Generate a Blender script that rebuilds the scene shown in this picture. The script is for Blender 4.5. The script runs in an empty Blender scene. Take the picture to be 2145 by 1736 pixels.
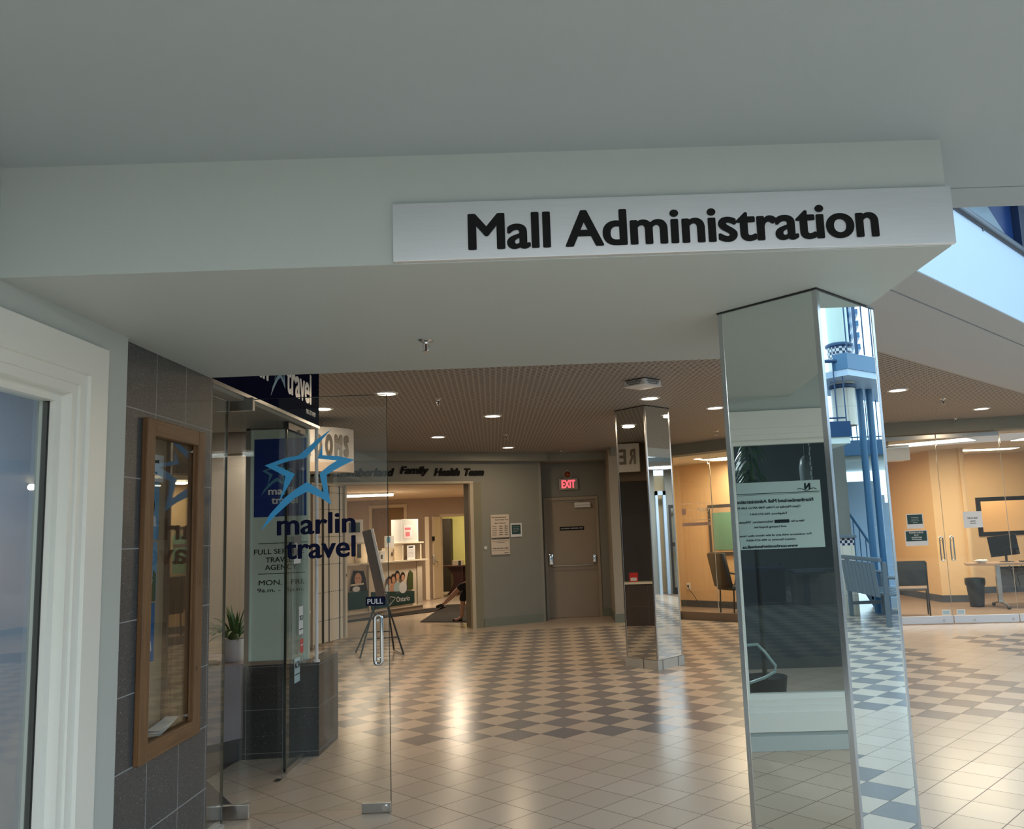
import bpy, bmesh, math, random
from mathutils import Matrix, Vector
S = bpy.context.scene
C = S.collection
random.seed(7)

# ------------------------------------------------------------------ camera, world, exposure
cam_d = bpy.data.cameras.new('camera'); cam = bpy.data.objects.new('camera', cam_d); C.objects.link(cam)
cam_d.sensor_fit = 'HORIZONTAL'; cam_d.sensor_width = 36.0
cam_d.lens = 1758.9 / 2145 * 36; cam_d.shift_x = -125.77 / 2145
cam_d.clip_start = 0.05; cam_d.clip_end = 200
cam.matrix_world = Matrix(((0.998933, 0.038555, -0.025411, 0), (-0.019856, -0.138178, -0.990208, 0),
                           (-0.041689, 0.989657, -0.137265, 1.55), (0, 0, 0, 1)))
S.camera = cam
S.view_settings.view_transform = 'Standard'; S.view_settings.look = 'None'
S.view_settings.exposure = 0.0; S.view_settings.gamma = 1.0; S.view_settings.use_curve_mapping = False
W = bpy.data.worlds.new('sky'); S.world = W; W.use_nodes = True
bg = W.node_tree.nodes['Background']
bg.inputs[0].default_value = (0.60, 0.82, 1.0, 1); bg.inputs[1].default_value = 3.0

def lamp(name, kind, loc, power, color=(1, 1, 1), size=0.1, size_y=None, rot=(0, 0, 0), parent=None, spot=None):
    d = bpy.data.lights.new(name, kind); d.energy = power; d.color = color
    if kind == 'AREA':
        d.size = size
        d.shape = 'RECTANGLE' if size_y else 'DISK'
        if size_y: d.size_y = size_y
    else:
        d.shadow_soft_size = size
        if kind == 'SPOT': d.spot_size = math.radians(spot or 140); d.spot_blend = 0.6
    o = bpy.data.objects.new(name, d); C.objects.link(o); o.location = loc; o.rotation_euler = rot
    if parent: o.parent = parent
    return o

# ------------------------------------------------------------------ materials
def _mat(name):
    m = bpy.data.materials.new(name); m.use_nodes = True
    nt = m.node_tree; b = nt.nodes['Principled BSDF']
    return m, nt, b
def lin(c): return tuple(((x/255)/12.92 if x/255 <= .04045 else ((x/255+.055)/1.055)**2.4) for x in c)
def mat(name, col, rough=.5, metal=0, spec=.5, bump=0, bscale=60, var=0, vscale=8, emit=0, coat=0):
    m, nt, b = _mat(name); N = nt.nodes; L = nt.links
    b.inputs['Roughness'].default_value = rough; b.inputs['Metallic'].default_value = metal
    b.inputs['Specular IOR Level'].default_value = spec; b.inputs['Coat Weight'].default_value = coat
    tc = N.new('ShaderNodeTexCoord'); nz = N.new('ShaderNodeTexNoise'); nz.inputs['Scale'].default_value = vscale
    nz.inputs['Detail'].default_value = 4
    L.new(tc.outputs['Object'], nz.inputs['Vector'])
    mx = N.new('ShaderNodeMix'); mx.data_type = 'RGBA'
    v = max(var, .015)
    mx.inputs[6].default_value = (*[max(0, c*(1-v)) for c in col], 1); mx.inputs[7].default_value = (*[c*(1+v) for c in col], 1)
    L.new(nz.outputs[0], mx.inputs[0]); L.new(mx.outputs[2], b.inputs['Base Color'])
    if bump:
        n2 = N.new('ShaderNodeTexNoise'); n2.inputs['Scale'].default_value = bscale; n2.inputs['Detail'].default_value = 3
        L.new(tc.outputs['Object'], n2.inputs['Vector'])
        bp = N.new('ShaderNodeBump'); bp.inputs['Strength'].default_value = bump; bp.inputs['Distance'].default_value = .004
        L.new(n2.outputs[0], bp.inputs['Height']); L.new(bp.outputs[0], b.inputs['Normal'])
    if emit:
        b.inputs['Emission Color'].default_value = (*col, 1); b.inputs['Emission Strength'].default_value = emit
    return m
def emat(name, col, strength):
    m, nt, b = _mat(name); b.inputs['Base Color'].default_value = (.8, .8, .8, 1)
    b.inputs['Emission Color'].default_value = (*col, 1); b.inputs['Emission Strength'].default_value = strength
    return m
def glass(name, tint=(.93, .97, .95), refl=1.0, rough=0.0):
    m = bpy.data.materials.new(name); m.use_nodes = True; nt = m.node_tree; N = nt.nodes; L = nt.links
    N.clear(); out = N.new('ShaderNodeOutputMaterial'); mix = N.new('ShaderNodeMixShader')
    tr = N.new('ShaderNodeBsdfTransparent'); tr.inputs[0].default_value = (*tint, 1)
    gl = N.new('ShaderNodeBsdfGlossy'); gl.inputs['Roughness'].default_value = rough; gl.inputs[0].default_value = (.95, 1, .98, 1)
    fr = N.new('ShaderNodeFresnel'); fr.inputs[0].default_value = 1.5
    # both sides of a thin pane behave as an outside face
    geo = N.new('ShaderNodeNewGeometry'); io = N.new('ShaderNodeMath'); io.operation = 'MULTIPLY_ADD'
    io.inputs[1].default_value = (1/1.5 - 1.5); io.inputs[2].default_value = 1.5
    L.new(geo.outputs['Backfacing'], io.inputs[0]); 
    ln = N.new('ShaderNodeMath'); ln.operation = 'MULTIPLY'; ln.inputs[1].default_value = refl
    L.new(fr.outputs[0], ln.inputs[0]); L.new(ln.outputs[0], mix.inputs[0])
    L.new(io.outputs[0], fr.inputs[0])
    L.new(tr.outputs[0], mix.inputs[1]); L.new(gl.outputs[0], mix.inputs[2]); L.new(mix.outputs[0], out.inputs[0])
    return m
def nmath(N, L, op, a, b=None, c=None):
    n = N.new('ShaderNodeMath'); n.operation = op
    for i, v in enumerate((a, b, c)):
        if v is None: continue
        if isinstance(v, (int, float)): n.inputs[i].default_value = v
        else: L.new(v, n.inputs[i])
    return n.outputs[0]
def coords(N, L):
    tc = N.new('ShaderNodeTexCoord'); sp = N.new('ShaderNodeSeparateXYZ'); L.new(tc.outputs['Object'], sp.inputs[0])
    return tc, sp
def gridmask(N, L, u, v, pu, pv, gw):
    "1 inside the grout lines of a grid"
    def ln(a, p):
        f = nmath(N, L, 'FRACT', nmath(N, L, 'DIVIDE', a, p))
        d = nmath(N, L, 'ABSOLUTE', nmath(N, L, 'SUBTRACT', f, .5))
        return nmath(N, L, 'GREATER_THAN', d, .5 - gw/p/2)
    return nmath(N, L, 'MAXIMUM', ln(u, pu), ln(v, pv))
def mixc(N, L, f, a, b):
    m = N.new('ShaderNodeMix'); m.data_type = 'RGBA'
    if isinstance(f, (int, float)): m.inputs[0].default_value = f
    else: L.new(f, m.inputs[0])
    for i, c in ((6, a), (7, b)):
        if isinstance(c, tuple): m.inputs[i].default_value = (*c[:3], 1)
        else: L.new(c, m.inputs[i])
    return m.outputs[2]

def floor_material():
    m, nt, b = _mat('ceramic floor tile'); N = nt.nodes; L = nt.links
    tc, sp = coords(N, L); X, Y = sp.outputs[0], sp.outputs[1]
    h = .183675
    a = nmath(N, L, 'DIVIDE', nmath(N, L, 'SUBTRACT', X, .00923), 2*h)
    c = nmath(N, L, 'DIVIDE', nmath(N, L, 'SUBTRACT', Y, 6.6254), 2*h)
    u = nmath(N, L, 'ADD', a, c); v = nmath(N, L, 'SUBTRACT', a, c)
    iu = nmath(N, L, 'FLOOR', u); iv = nmath(N, L, 'FLOOR', v)
    par = nmath(N, L, 'FLOORED_MODULO', nmath(N, L, 'ADD', iu, iv), 2.0)     # 1 = dark candidate
    cu = nmath(N, L, 'ADD', iu, .5); cv = nmath(N, L, 'ADD', iv, .5)
    px = nmath(N, L, 'MULTIPLY_ADD', nmath(N, L, 'ADD', cu, cv), h, .00923)
    py = nmath(N, L, 'MULTIPLY_ADD', nmath(N, L, 'SUBTRACT', cu, cv), h, 6.6254)
    zone = nmath(N, L, 'MULTIPLY', nmath(N, L, 'GREATER_THAN', py, 6.63), nmath(N, L, 'LESS_THAN', py, 14.1))
    zone = nmath(N, L, 'MULTIPLY', zone, nmath(N, L, 'GREATER_THAN', nmath(N, L, 'ADD', px, py), 5.7))
    zone = nmath(N, L, 'MULTIPLY', zone, nmath(N, L, 'LESS_THAN', px, 4.15))
    # a second, far zone towards the corridor on the right
    z2 = nmath(N, L, 'MULTIPLY', nmath(N, L, 'GREATER_THAN', px, 4.9), nmath(N, L, 'LESS_THAN', nmath(N, L, 'SUBTRACT', px, py), 5.2))
    z2 = nmath(N, L, 'MULTIPLY', z2, nmath(N, L, 'LESS_THAN', py, 11.2))
    z3 = nmath(N, L, 'MULTIPLY', nmath(N, L, 'GREATER_THAN', px, 1.9), nmath(N, L, 'LESS_THAN', py, 4.0))
    z3 = nmath(N, L, 'MULTIPLY', z3, nmath(N, L, 'GREATER_THAN', py, -1.0))
    zone = nmath(N, L, 'MAXIMUM', zone, nmath(N, L, 'MAXIMUM', z2, z3))
    dark = nmath(N, L, 'MULTIPLY', par, zone)
    wn = N.new('ShaderNodeTexWhiteNoise'); cmb = N.new('ShaderNodeCombineXYZ'); L.new(iu, cmb.inputs[0]); L.new(iv, cmb.inputs[1])
    L.new(cmb.outputs[0], wn.inputs[0])
    light = mixc(N, L, wn.outputs[0], lin((193, 176, 158)), lin((200, 183, 166)))
    nz = N.new('ShaderNodeTexNoise'); nz.inputs['Scale'].default_value = 3.0; nz.inputs['Detail'].default_value = 5; L.new(tc.outputs['Object'], nz.inputs[0])
    dk = mixc(N, L, wn.outputs[0], lin((130, 124, 122)), lin((139, 133, 130)))
    col = mixc(N, L, dark, light, dk)
    g = gridmask(N, L, u, v, 1.0, 1.0, .018)
    col = mixc(N, L, g, col, lin((92, 80, 70)))
    L.new(col, b.inputs['Base Color'])
    r = nmath(N, L, 'MULTIPLY_ADD', g, .4, .22); L.new(r, b.inputs['Roughness'])
    b.inputs['Specular IOR Level'].default_value = .26
    bp = N.new('ShaderNodeBump'); bp.inputs['Strength'].default_value = .25; bp.inputs['Distance'].default_value = .002
    hh = nmath(N, L, 'SUBTRACT', 1.0, g); 
    L.new(hh, bp.inputs['Height']); L.new(bp.outputs[0], b.inputs['Normal'])
    return m
def tile_material(name, ax, pu, pv, ou, ov, c1, c2, grout, gw=.006, rough=.25, speck=True, off=0):
    m, nt, b = _mat(name); N = nt.nodes; L = nt.links; tc, sp = coords(N, L)
    u = nmath(N, L, 'SUBTRACT', sp.outputs[ax], ou); v = nmath(N, L, 'SUBTRACT', sp.outputs[2], ov)
    g = gridmask(N, L, u, v, pu, pv, gw)
    nz = N.new('ShaderNodeTexNoise'); nz.inputs['Scale'].default_value = 260 if speck else 8; nz.inputs['Detail'].default_value = 2
    L.new(tc.outputs['Object'], nz.inputs[0])
    f = nmath(N, L, 'MULTIPLY', nmath(N, L, 'SUBTRACT', nz.outputs[0], .42), 3.0 if speck else 1)
    f = nmath(N, L, 'MINIMUM', nmath(N, L, 'MAXIMUM', f, 0.0), 1.0)
    col = mixc(N, L, f, c1, c2)
    if speck:
        vo = N.new('ShaderNodeTexVoronoi'); vo.inputs['Scale'].default_value = 70; L.new(tc.outputs['Object'], vo.inputs[0])
        wn = N.new('ShaderNodeTexWhiteNoise'); L.new(vo.outputs['Position'], wn.inputs[0])
        k = nmath(N, L, 'MULTIPLY', nmath(N, L, 'LESS_THAN', vo.outputs['Distance'], .16), nmath(N, L, 'GREATER_THAN', wn.outputs[0], .72))
        col = mixc(N, L, nmath(N, L, 'MULTIPLY', k, .8), col, (.42, .42, .40))
        k2 = nmath(N, L, 'MULTIPLY', nmath(N, L, 'LESS_THAN', vo.outputs['Distance'], .3), nmath(N, L, 'LESS_THAN', wn.outputs[0], .25))
        col = mixc(N, L, nmath(N, L, 'MULTIPLY', k2, .7), col, (.015, .015, .017))
    col = mixc(N, L, g, col, grout)
    L.new(col, b.inputs['Base Color'])
    L.new(nmath(N, L, 'MULTIPLY_ADD', g, .5, rough), b.inputs['Roughness'])
    return m
def perforated_material():
    m, nt, b = _mat('perforated ceiling panel'); N = nt.nodes; L = nt.links; tc, sp = coords(N, L)
    X, Y = sp.outputs[0], sp.outputs[1]
    u = nmath(N, L, 'DIVIDE', nmath(N, L, 'ADD', X, Y), .095)
    v = nmath(N, L, 'DIVIDE', nmath(N, L, 'SUBTRACT', X, Y), .055)
    row = nmath(N, L, 'FLOOR', v)
    uu = nmath(N, L, 'MULTIPLY_ADD', row, .5, u)
    fu = nmath(N, L, 'ABSOLUTE', nmath(N, L, 'SUBTRACT', nmath(N, L, 'FRACT', uu), .5))
    fv = nmath(N, L, 'ABSOLUTE', nmath(N, L, 'SUBTRACT', nmath(N, L, 'FRACT', v), .5))
    hole = nmath(N, L, 'MULTIPLY', nmath(N, L, 'LESS_THAN', fu, .40), nmath(N, L, 'LESS_THAN', fv, .24))
    col = mixc(N, L, hole, lin((174, 168, 162)), lin((60, 52, 46)))
    L.new(col, b.inputs['Base Color']); b.inputs['Roughness'].default_value = .6
    return m
def wood_material(name, c1, c2, ax=2, scale=1.0, rough=.5):
    m, nt, b = _mat(name); N = nt.nodes; L = nt.links
    tc = N.new('ShaderNodeTexCoord'); mp = N.new('ShaderNodeMapping'); L.new(tc.outputs['Object'], mp.inputs[0])
    sc = [22*scale]*3; sc[ax] = 1.2*scale; mp.inputs['Scale'].default_value = sc
    nz = N.new('ShaderNodeTexNoise'); nz.inputs['Scale'].default_value = 2.2; nz.inputs['Detail'].default_value = 6; nz.inputs['Distortion'].default_value = 1.2
    L.new(mp.outputs[0], nz.inputs[0])
    vo = N.new('ShaderNodeTexVoronoi'); vo.inputs['Scale'].default_value = 4.2; L.new(tc.outputs['Object'], vo.inputs[0])
    k = nmath(N, L, 'LESS_THAN', vo.outputs['Distance'], .055)
    col = mixc(N, L, nz.outputs[0], c1, c2); col = mixc(N, L, nmath(N, L, 'MULTIPLY', k, .75), col, tuple(x*.25 for x in c1))
    L.new(col, b.inputs['Base Color']); b.inputs['Roughness'].default_value = rough
    return m
def brushed(name, col=(.62, .64, .66), rough=.32, ax=0):
    m, nt, b = _mat(name); N = nt.nodes; L = nt.links
    tc = N.new('ShaderNodeTexCoord'); mp = N.new('ShaderNodeMapping'); L.new(tc.outputs['Object'], mp.inputs[0])
    sc = [900.]*3; sc[ax] = 6.; mp.inputs['Scale'].default_value = sc
    nz = N.new('ShaderNodeTexNoise'); nz.inputs['Scale'].default_value = 1.0; nz.inputs['Detail'].default_value = 3; L.new(mp.outputs[0], nz.inputs[0])
    L.new(mixc(N, L, nz.outputs[0], tuple(c*.9 for c in col), tuple(min(1, c*1.08) for c in col)), b.inputs['Base Color'])
    L.new(nmath(N, L, 'MULTIPLY_ADD', nz.outputs[0], .12, rough-.06), b.inputs['Roughness'])
    b.inputs['Metallic'].default_value = 1
    b.inputs['Anisotropic'].default_value = .6
    return m

PAINT = lin((180, 189, 187))
M = dict(
 floor=floor_material(), perf=perforated_material(),
 paint=mat('grey green wall paint', PAINT, .55, bump=.12, bscale=220),
 ceilpaint=mat('grey ceiling paint', lin((162, 173, 177)), .6, bump=.1, bscale=200),
 trimpaint=mat('white gloss trim paint', lin((222, 225, 220)), .3, bump=.08, bscale=90),
 taupe=mat('taupe soffit paint', lin((182, 188, 192)), .6, bump=.08, bscale=150),
 greywall=mat('warm grey wall paint', lin((134, 134, 126)), .6, bump=.1, bscale=200),
 greybase=mat('grey green baseboard vinyl', lin((118, 124, 112)), .45),
 fascia=mat('white fascia paint', lin((176, 196, 216)), .45),
 terrazzo=tile_material('dark terrazzo wall tile', 1, .3145, .3055, 3.583, .026, (.030, .036, .042), (.125, .145, .16), (.30, .32, .33), .005, rough=.38),
 terrazzo_x=tile_material('dark terrazzo tile, front', 0, .3145, .3055, -2.60+.008, .026, (.03, .031, .033), (.12, .12, .12), (.2, .2, .2), .005),
 mirror=mat('silvered mirror', (.80, .86, .84), .0, 1.0),
 mirrorw=mat('aged mirror', (.70, .72, .69), .012, 1.0),
 alu=brushed('brushed aluminium', (.84, .86, .89), .45, 0),
 aluz=brushed('brushed aluminium, upright', (.60, .62, .64), .25, 2),
 chrome=mat('chrome', (.72, .74, .75), .08, 1.0),
 steel=mat('satin steel', (.50, .50, .49), .3, 1.0),
 black=mat('matte black', (.012, .012, .014), .45),
 blackmetal=mat('black powder coat', (.015, .015, .016), .35),
 letter=mat('black vinyl letters', (.010, .011, .011), .7, spec=.15),
 navy=mat('navy vinyl', (.003, .006, .035), .6, spec=.15),
 navyfascia=mat('navy sign panel', (.008, .009, .026), .6, spec=0.0),
 white=mat('white plastic', (.78, .78, .77), .4),
 paper=mat('white paper', (.74, .75, .77), .7),
 starblue=mat('sky blue vinyl', (.075, .50, 1.0), .4),
 logoblue=mat('royal blue panel', (.005, .035, .24), .3),
 logosteel=mat('steel blue vinyl', (.10, .30, .45), .4),
 frost=mat('frosted green glass panel', lin((206, 222, 210)), .25),
 glass=glass('clear glass', (.975, .985, .98)), glassg=glass('green edged glass', (.95, .975, .965), 1.0),
 glassedge=mat('dark glass edge', (.02, .035, .03), .15),
 officeglass=glass('office window glass', (.93, .96, .96), 1.0),
 wood=wood_material('stained pine', (.055, .026, .010), (.26, .135, .055), 2),
 woodh=wood_material('stained pine, cross grain', (.055, .026, .010), (.26, .135, .055), 1),
 cork=mat('tan cork board', lin((176, 152, 122)), .8, bump=.3, bscale=300, var=.08, vscale=90),
 beige=mat('beige office wall', lin((212, 182, 142)), .6, bump=.05, bscale=150),
 carpet=mat('brown office carpet', lin((120, 102, 88)), .95, bump=.6, bscale=400, var=.15, vscale=120),
 plum=mat('plum grey laminate', lin((150, 138, 142)), .45),
 creamlam=mat('cream laminate', lin((220, 208, 188)), .45),
 fhtwall=mat('taupe clinic wall', lin((178, 160, 142)), .6),
 blue=mat('blue painted steel', lin((62, 106, 142)), .3),
 deepblue=mat('deep blue steel', lin((26, 62, 100)), .35),
 slate=mat('slate painted bench', lin((98, 110, 120)), .4),
 darkblue=mat('dark blue cabinet', (.006, .012, .04), .3),
 exitred=emat('lit exit letters', (1, .03, .08), 1.6),
 lens=emat('lit lamp lens', (1, .90, .72), 14),
 troffer=emat('lit fluorescent diffuser', (1, .88, .62), 4.5),
 strip=emat('lit strip light', (1, .92, .74), 6.0),
 skin=mat('skin', lin((196, 150, 124)), .5), cloth=mat('black cloth', (.012, .012, .015), .8),
 leaf=mat('dark green leaf', (.045, .13, .025), .4, var=.4, vscale=20),
 pot=mat('white ceramic pot', (.66, .64, .66), .35),
 dkgreen=mat('dark teal print', lin((30, 66, 64)), .5),
 burg=mat('dark cherry laminate', (.055, .012, .01), .3),
 redcard=mat('red card', (.6, .03, .03), .5),
 doorpaint=mat('tan painted steel door', lin((150, 136, 118)), .45),
)

# ------------------------------------------------------------------ mesh helpers
class MB:
    def __init__(s): s.bm = bmesh.new()
    def _m(s, vs, Mx):
        if Mx is not None: bmesh.ops.transform(s.bm, matrix=Mx, verts=vs)
    def box(s, x0, x1, y0, y1, z0, z1, bev=0, Mx=None):
        r = bmesh.ops.create_cube(s.bm, size=1); vs = r['verts']
        for v in vs: v.co = Vector(((x0+x1)/2+v.co.x*(x1-x0), (y0+y1)/2+v.co.y*(y1-y0), (z0+z1)/2+v.co.z*(z1-z0)))
        if bev:
            es = list({e for v in vs for e in v.link_edges})
            r2 = bmesh.ops.bevel(s.bm, geom=es+list(vs), offset=bev, segments=2, affect='EDGES', profile=.6)
            vs = list({v for f in r2['faces'] for v in f.verts} | {v for v in vs if v.is_valid})
        s._m(vs, Mx); return s
    def face(s, pts):
        s.bm.faces.new([s.bm.verts.new(p) for p in pts]); return s
    def prism(s, poly, z0, z1, Mx=None):
        "polygon in local XY extruded along Z"
        n = len(poly); a = [s.bm.verts.new((x, y, z0)) for x, y in poly]; b = [s.bm.verts.new((x, y, z1)) for x, y in poly]
        ar = sum(poly[i][0]*poly[(i+1) % n][1]-poly[(i+1) % n][0]*poly[i][1] for i in range(n))
        if ar < 0: a.reverse(); b.reverse()
        s.bm.faces.new(b); s.bm.faces.new(a[::-1])
        for i in range(n): s.bm.faces.new((a[i], a[(i+1) % n], b[(i+1) % n], b[i]))
        s._m(a+b, Mx); return s
    def tube(s, pts, r, n=10, closed=False, cap=True):
        pts = [Vector(p) for p in pts]; rs = r if isinstance(r, (list, tuple)) else [r]*len(pts)
        rings = []; up = None; k = len(pts)
        for i, p in enumerate(pts):
            if closed: d = (pts[(i+1) % k]-pts[i-1])
            else: d = pts[min(i+1, k-1)]-pts[max(i-1, 0)]
            d.normalize()
            if up is None: up = Vector((0, 0, 1)) if abs(d.z) < .9 else Vector((1, 0, 0))
            x = d.cross(up)
            if x.length < 1e-4: x = d.orthogonal()
            x.normalize(); y = x.cross(d); up = y
            rings.append([s.bm.verts.new(p+(x*math.cos(a)+y*math.sin(a))*rs[i]) for a in [2*math.pi*j/n for j in range(n)]])
        R = list(range(k if closed else k-1))
        for i in R:
            A, B = rings[i], rings[(i+1) % k]
            for j in range(n): s.bm.faces.new((A[j], A[(j+1) % n], B[(j+1) % n], B[j]))
        if cap and not closed: s.bm.faces.new(rings[0][::-1]); s.bm.faces.new(rings[-1])
        return s
    def cyl(s, p0, p1, r, r2=None, n=16): return s.tube([p0, p1], [r, r if r2 is None else r2], n)
    def lathe(s, prof, c=(0, 0, 0), n=24, Mx=None, cap=True):
        rings = []
        for r, z in prof: rings.append([s.bm.verts.new((c[0]+r*math.cos(2*math.pi*j/n), c[1]+r*math.sin(2*math.pi*j/n), c[2]+z)) for j in range(n)])
        for A, B in zip(rings, rings[1:]):
            for j in range(n): s.bm.faces.new((A[j], A[(j+1) % n], B[(j+1) % n], B[j]))
        if cap:
            if prof[0][0] > 1e-5: s.bm.faces.new(rings[0][::-1])
            if prof[-1][0] > 1e-5: s.bm.faces.new(rings[-1])
        s._m([v for R in rings for v in R], Mx); return s
    def build(s, name, m, parent=None, smooth=False, Mx=None):
        bmesh.ops.recalc_face_normals(s.bm, faces=s.bm.faces)
        me = bpy.data.meshes.new(name); s.bm.to_mesh(me); s.bm.free()
        if Mx is not None: me.transform(Mx)
        if smooth:
            for p in me.polygons: p.use_smooth = True
            try: me.set_sharp_from_angle(angle=math.radians(38))
            except Exception: pass
        me.materials.append(M[m] if isinstance(m, str) else m)
        o = bpy.data.objects.new(name, me); C.objects.link(o)
        if parent: o.parent = parent
        return o
def fr(P, deg, tilt=0):
    "frame on a wall: X right, Y up, Z out of the wall; deg 0 faces -y"
    return Matrix.Translation(P) @ Matrix.Rotation(math.radians(deg), 4, 'Z') @ Matrix.Rotation(math.radians(90-tilt), 4, 'X')
def thing(name, label, cat, P=(0, 0, 0), rz=0, group=None):
    o = bpy.data.objects.new(name, None); C.objects.link(o); o.location = P; o.rotation_euler = (0, 0, math.radians(rz))
    o.empty_display_size = .1; return tag(o, label, cat, group)
def tag(o, label, cat, group=None, kind=None):
    o['label'] = label; o['category'] = cat
    if group: o['group'] = group
    if kind: o['kind'] = kind
    return o
def struct(o, label=None):
    o['kind'] = 'structure'
    if label: o['label'] = label
    return o
def text(name, s, m, parent, Mx, w=None, h=None, bold=0., shear=0., ext=.0015, sp=1., align='LEFT', ls=1.0):
    cu = bpy.data.curves.new(name, 'FONT'); cu.body = s; cu.size = 1; cu.shear = shear
    cu.space_character = sp; cu.align_x = align; cu.space_line = ls; cu.resolution_u = 3 if (w or 0) < .3 else 10; cu.extrude = 0.01
    o = bpy.data.objects.new(name, cu); C.objects.link(o)
    dg = bpy.context.evaluated_depsgraph_get(); dg.update()
    me = bpy.data.meshes.new_from_object(o.evaluated_get(dg)); me.name = name
    C.objects.unlink(o); bpy.data.objects.remove(o)
    xs = [v.co.x for v in me.vertices]; ys = [v.co.y for v in me.vertices]
    x0, x1, y0, y1 = min(xs), max(xs), min(ys), max(ys)
    if bold:                                  # heavier weight: the glyphs overlaid on themselves, shifted by the stroke gain
        bm = bmesh.new(); base = me.copy()
        nk = 8 if (w or 0) < .3 else 20
        for k in range(nk):
            a = k*2*math.pi/nk; m2 = base.copy()
            m2.transform(Matrix.Translation((bold*math.cos(a), bold*math.sin(a)*.6, .0064*k/nk))); bm.from_mesh(m2); bpy.data.meshes.remove(m2)
        bm.to_mesh(me); bm.free(); bpy.data.meshes.remove(base)
        x0 -= bold; x1 += bold; y0 -= bold*.6; y1 += bold*.6
    sx = w/(x1-x0) if w else None; sy = h/(y1-y0) if h else None
    sx = sx or sy; sy = sy or sx
    for v in me.vertices: v.co = ((v.co.x-x0)*sx, (v.co.y-y0)*sy, (v.co.z+.01)/.02*ext)
    me.transform(Mx); me.materials.clear(); me.materials.append(M[m] if isinstance(m, str) else m)
    ob = bpy.data.objects.new(name, me); C.objects.link(ob)
    if parent: ob.parent = parent
    return ob
def copy_tree(o, parent=None):
    c = o.copy(); C.objects.link(c)
    if parent: c.parent = parent
    for ch in list(o.children): copy_tree(ch, c)
    return c
STAR1 = [(1110, 532), (985, 620), (900, 695), (830, 752), (720, 768), (543, 828), (718, 928), (700, 1040), (662, 1160), (740, 1020), (800, 912), (640, 828), (760, 795), (885, 778), (950, 715)]
STAR2 = [(515, 1390), (590, 1250), (720, 1110), (820, 1035), (905, 985), (1045, 1080), (1010, 915), (1090, 850), (1160, 808), (995, 785), (1035, 660), (1035, 758), (1170, 770), (1310, 808), (1190, 865), (1070, 930), (1080, 1050), (1110, 1190), (1010, 1120), (905, 1068), (800, 1120), (640, 1260)]
def star(name, m, parent, Mx, w, h, ext=.0012):
    "swoosh star outline whose box is w x h, origin at its lower left"
    b = MB()
    for P in (STAR1, STAR2): b.prism([((x-515)/795*w, (1390-y)/858*h) for x, y in P], 0, ext)
    return b.build(name, m, parent, Mx=Mx)

# ------------------------------------------------------------------ structure
def segm(P, Q):
    return Matrix.Translation((P[0], P[1], 0)) @ Matrix.Rotation(math.atan2(Q[1]-P[1], Q[0]-P[0]), 4, 'Z'), math.hypot(Q[0]-P[0], Q[1]-P[1])
def wallseg(b, P, Q, z0, z1, th=.12, o=0):
    Mx, L = segm(P, Q); b.box(0, L, o, o+th, z0, z1, Mx=Mx); return b

b = MB(); b.box(-9, 20, -9.2, 27, -.12, 0); struct(b.build('floor', 'floor'), 'beige and grey checkered ceramic mall floor')
# left wall with the office window
b = MB()
b.box(-1.95, -1.80, -4, 3.565, 0, .30); b.box(-1.95, -1.80, -4, 3.565, 2.18, 2.83); b.box(-1.95, -1.80, 3.20, 3.565, .30, 2.18)
b.box(-1.95, -1.80, -4, -2.4, .30, 2.18)
struct(b.build('wall_left', 'paint'), 'grey green painted wall around the office window')
b = MB(); b.box(-2.05, -1.83, 3.565, 3.80, 0, 2.45); b.box(-2.05, -1.83, 4.36, 4.545, 0, 2.45); b.box(-2.05, -1.83, 3.80, 4.36, 0, .66); b.box(-2.05, -1.83, 3.80, 4.36, 2.11, 2.45)
b.box(-2.05, -2.0, 3.80, 4.36, .66, 2.11); struct(b.build('wall_tiled', 'terrazzo'), 'dark terrazzo tiled wall end beside the glass door')
b = MB(); b.box(-1.80, -1.788, -4, 3.565, 0, .10, .003); struct(b.build('baseboard_left', 'paint'))
# stepped casing of window 1
y0, y1, z0, z1 = -2.4, 3.20, .30, 2.18
b = MB()
for (a, c, x0, x1) in ((-.17, -.045, -1.80, -1.775), (-.045, 0, -1.80, -1.79), (0, .035, -1.86, -1.80), (.035, .07, -1.90, -1.84)):
    b.box(x0, x1, y1-c, y1-a, z0+a, z1-a); b.box(x0, x1, y0+a, y1-c, z1-c, z1-a); b.box(x0, x1, y0+a, y1-c, z0+a, z0+c); b.box(x0, x1, y0+a, y0+c, z0+c, z1-c)
w1 = struct(b.build('window_1', 'trimpaint'), 'office window with stepped white casing')
b = MB(); b.box(-1.872, -1.864, y0+.04, y1-.075, z0+.04, z1-.04); b.build('pane', 'officeglass', w1)
b = MB(); b.box(-1.885, -1.862, y1-.075, y1-.062, z0+.04, z1-.04); b.box(-1.885, -1.862, y0, y1-.07, z1-.043, z1-.036); b.build('gasket', 'black', w1)
# the office behind the window
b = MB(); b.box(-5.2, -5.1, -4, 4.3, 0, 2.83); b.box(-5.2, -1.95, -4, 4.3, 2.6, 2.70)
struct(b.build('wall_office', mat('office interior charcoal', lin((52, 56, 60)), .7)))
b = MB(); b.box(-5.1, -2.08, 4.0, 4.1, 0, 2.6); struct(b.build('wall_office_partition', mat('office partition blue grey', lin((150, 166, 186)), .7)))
lamp('office_fill', 'AREA', (-3.6, 3.3, 2.55), 30, (.85, .93, 1), .3)  # unseen lamp added to brighten the partition behind the window
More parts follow.
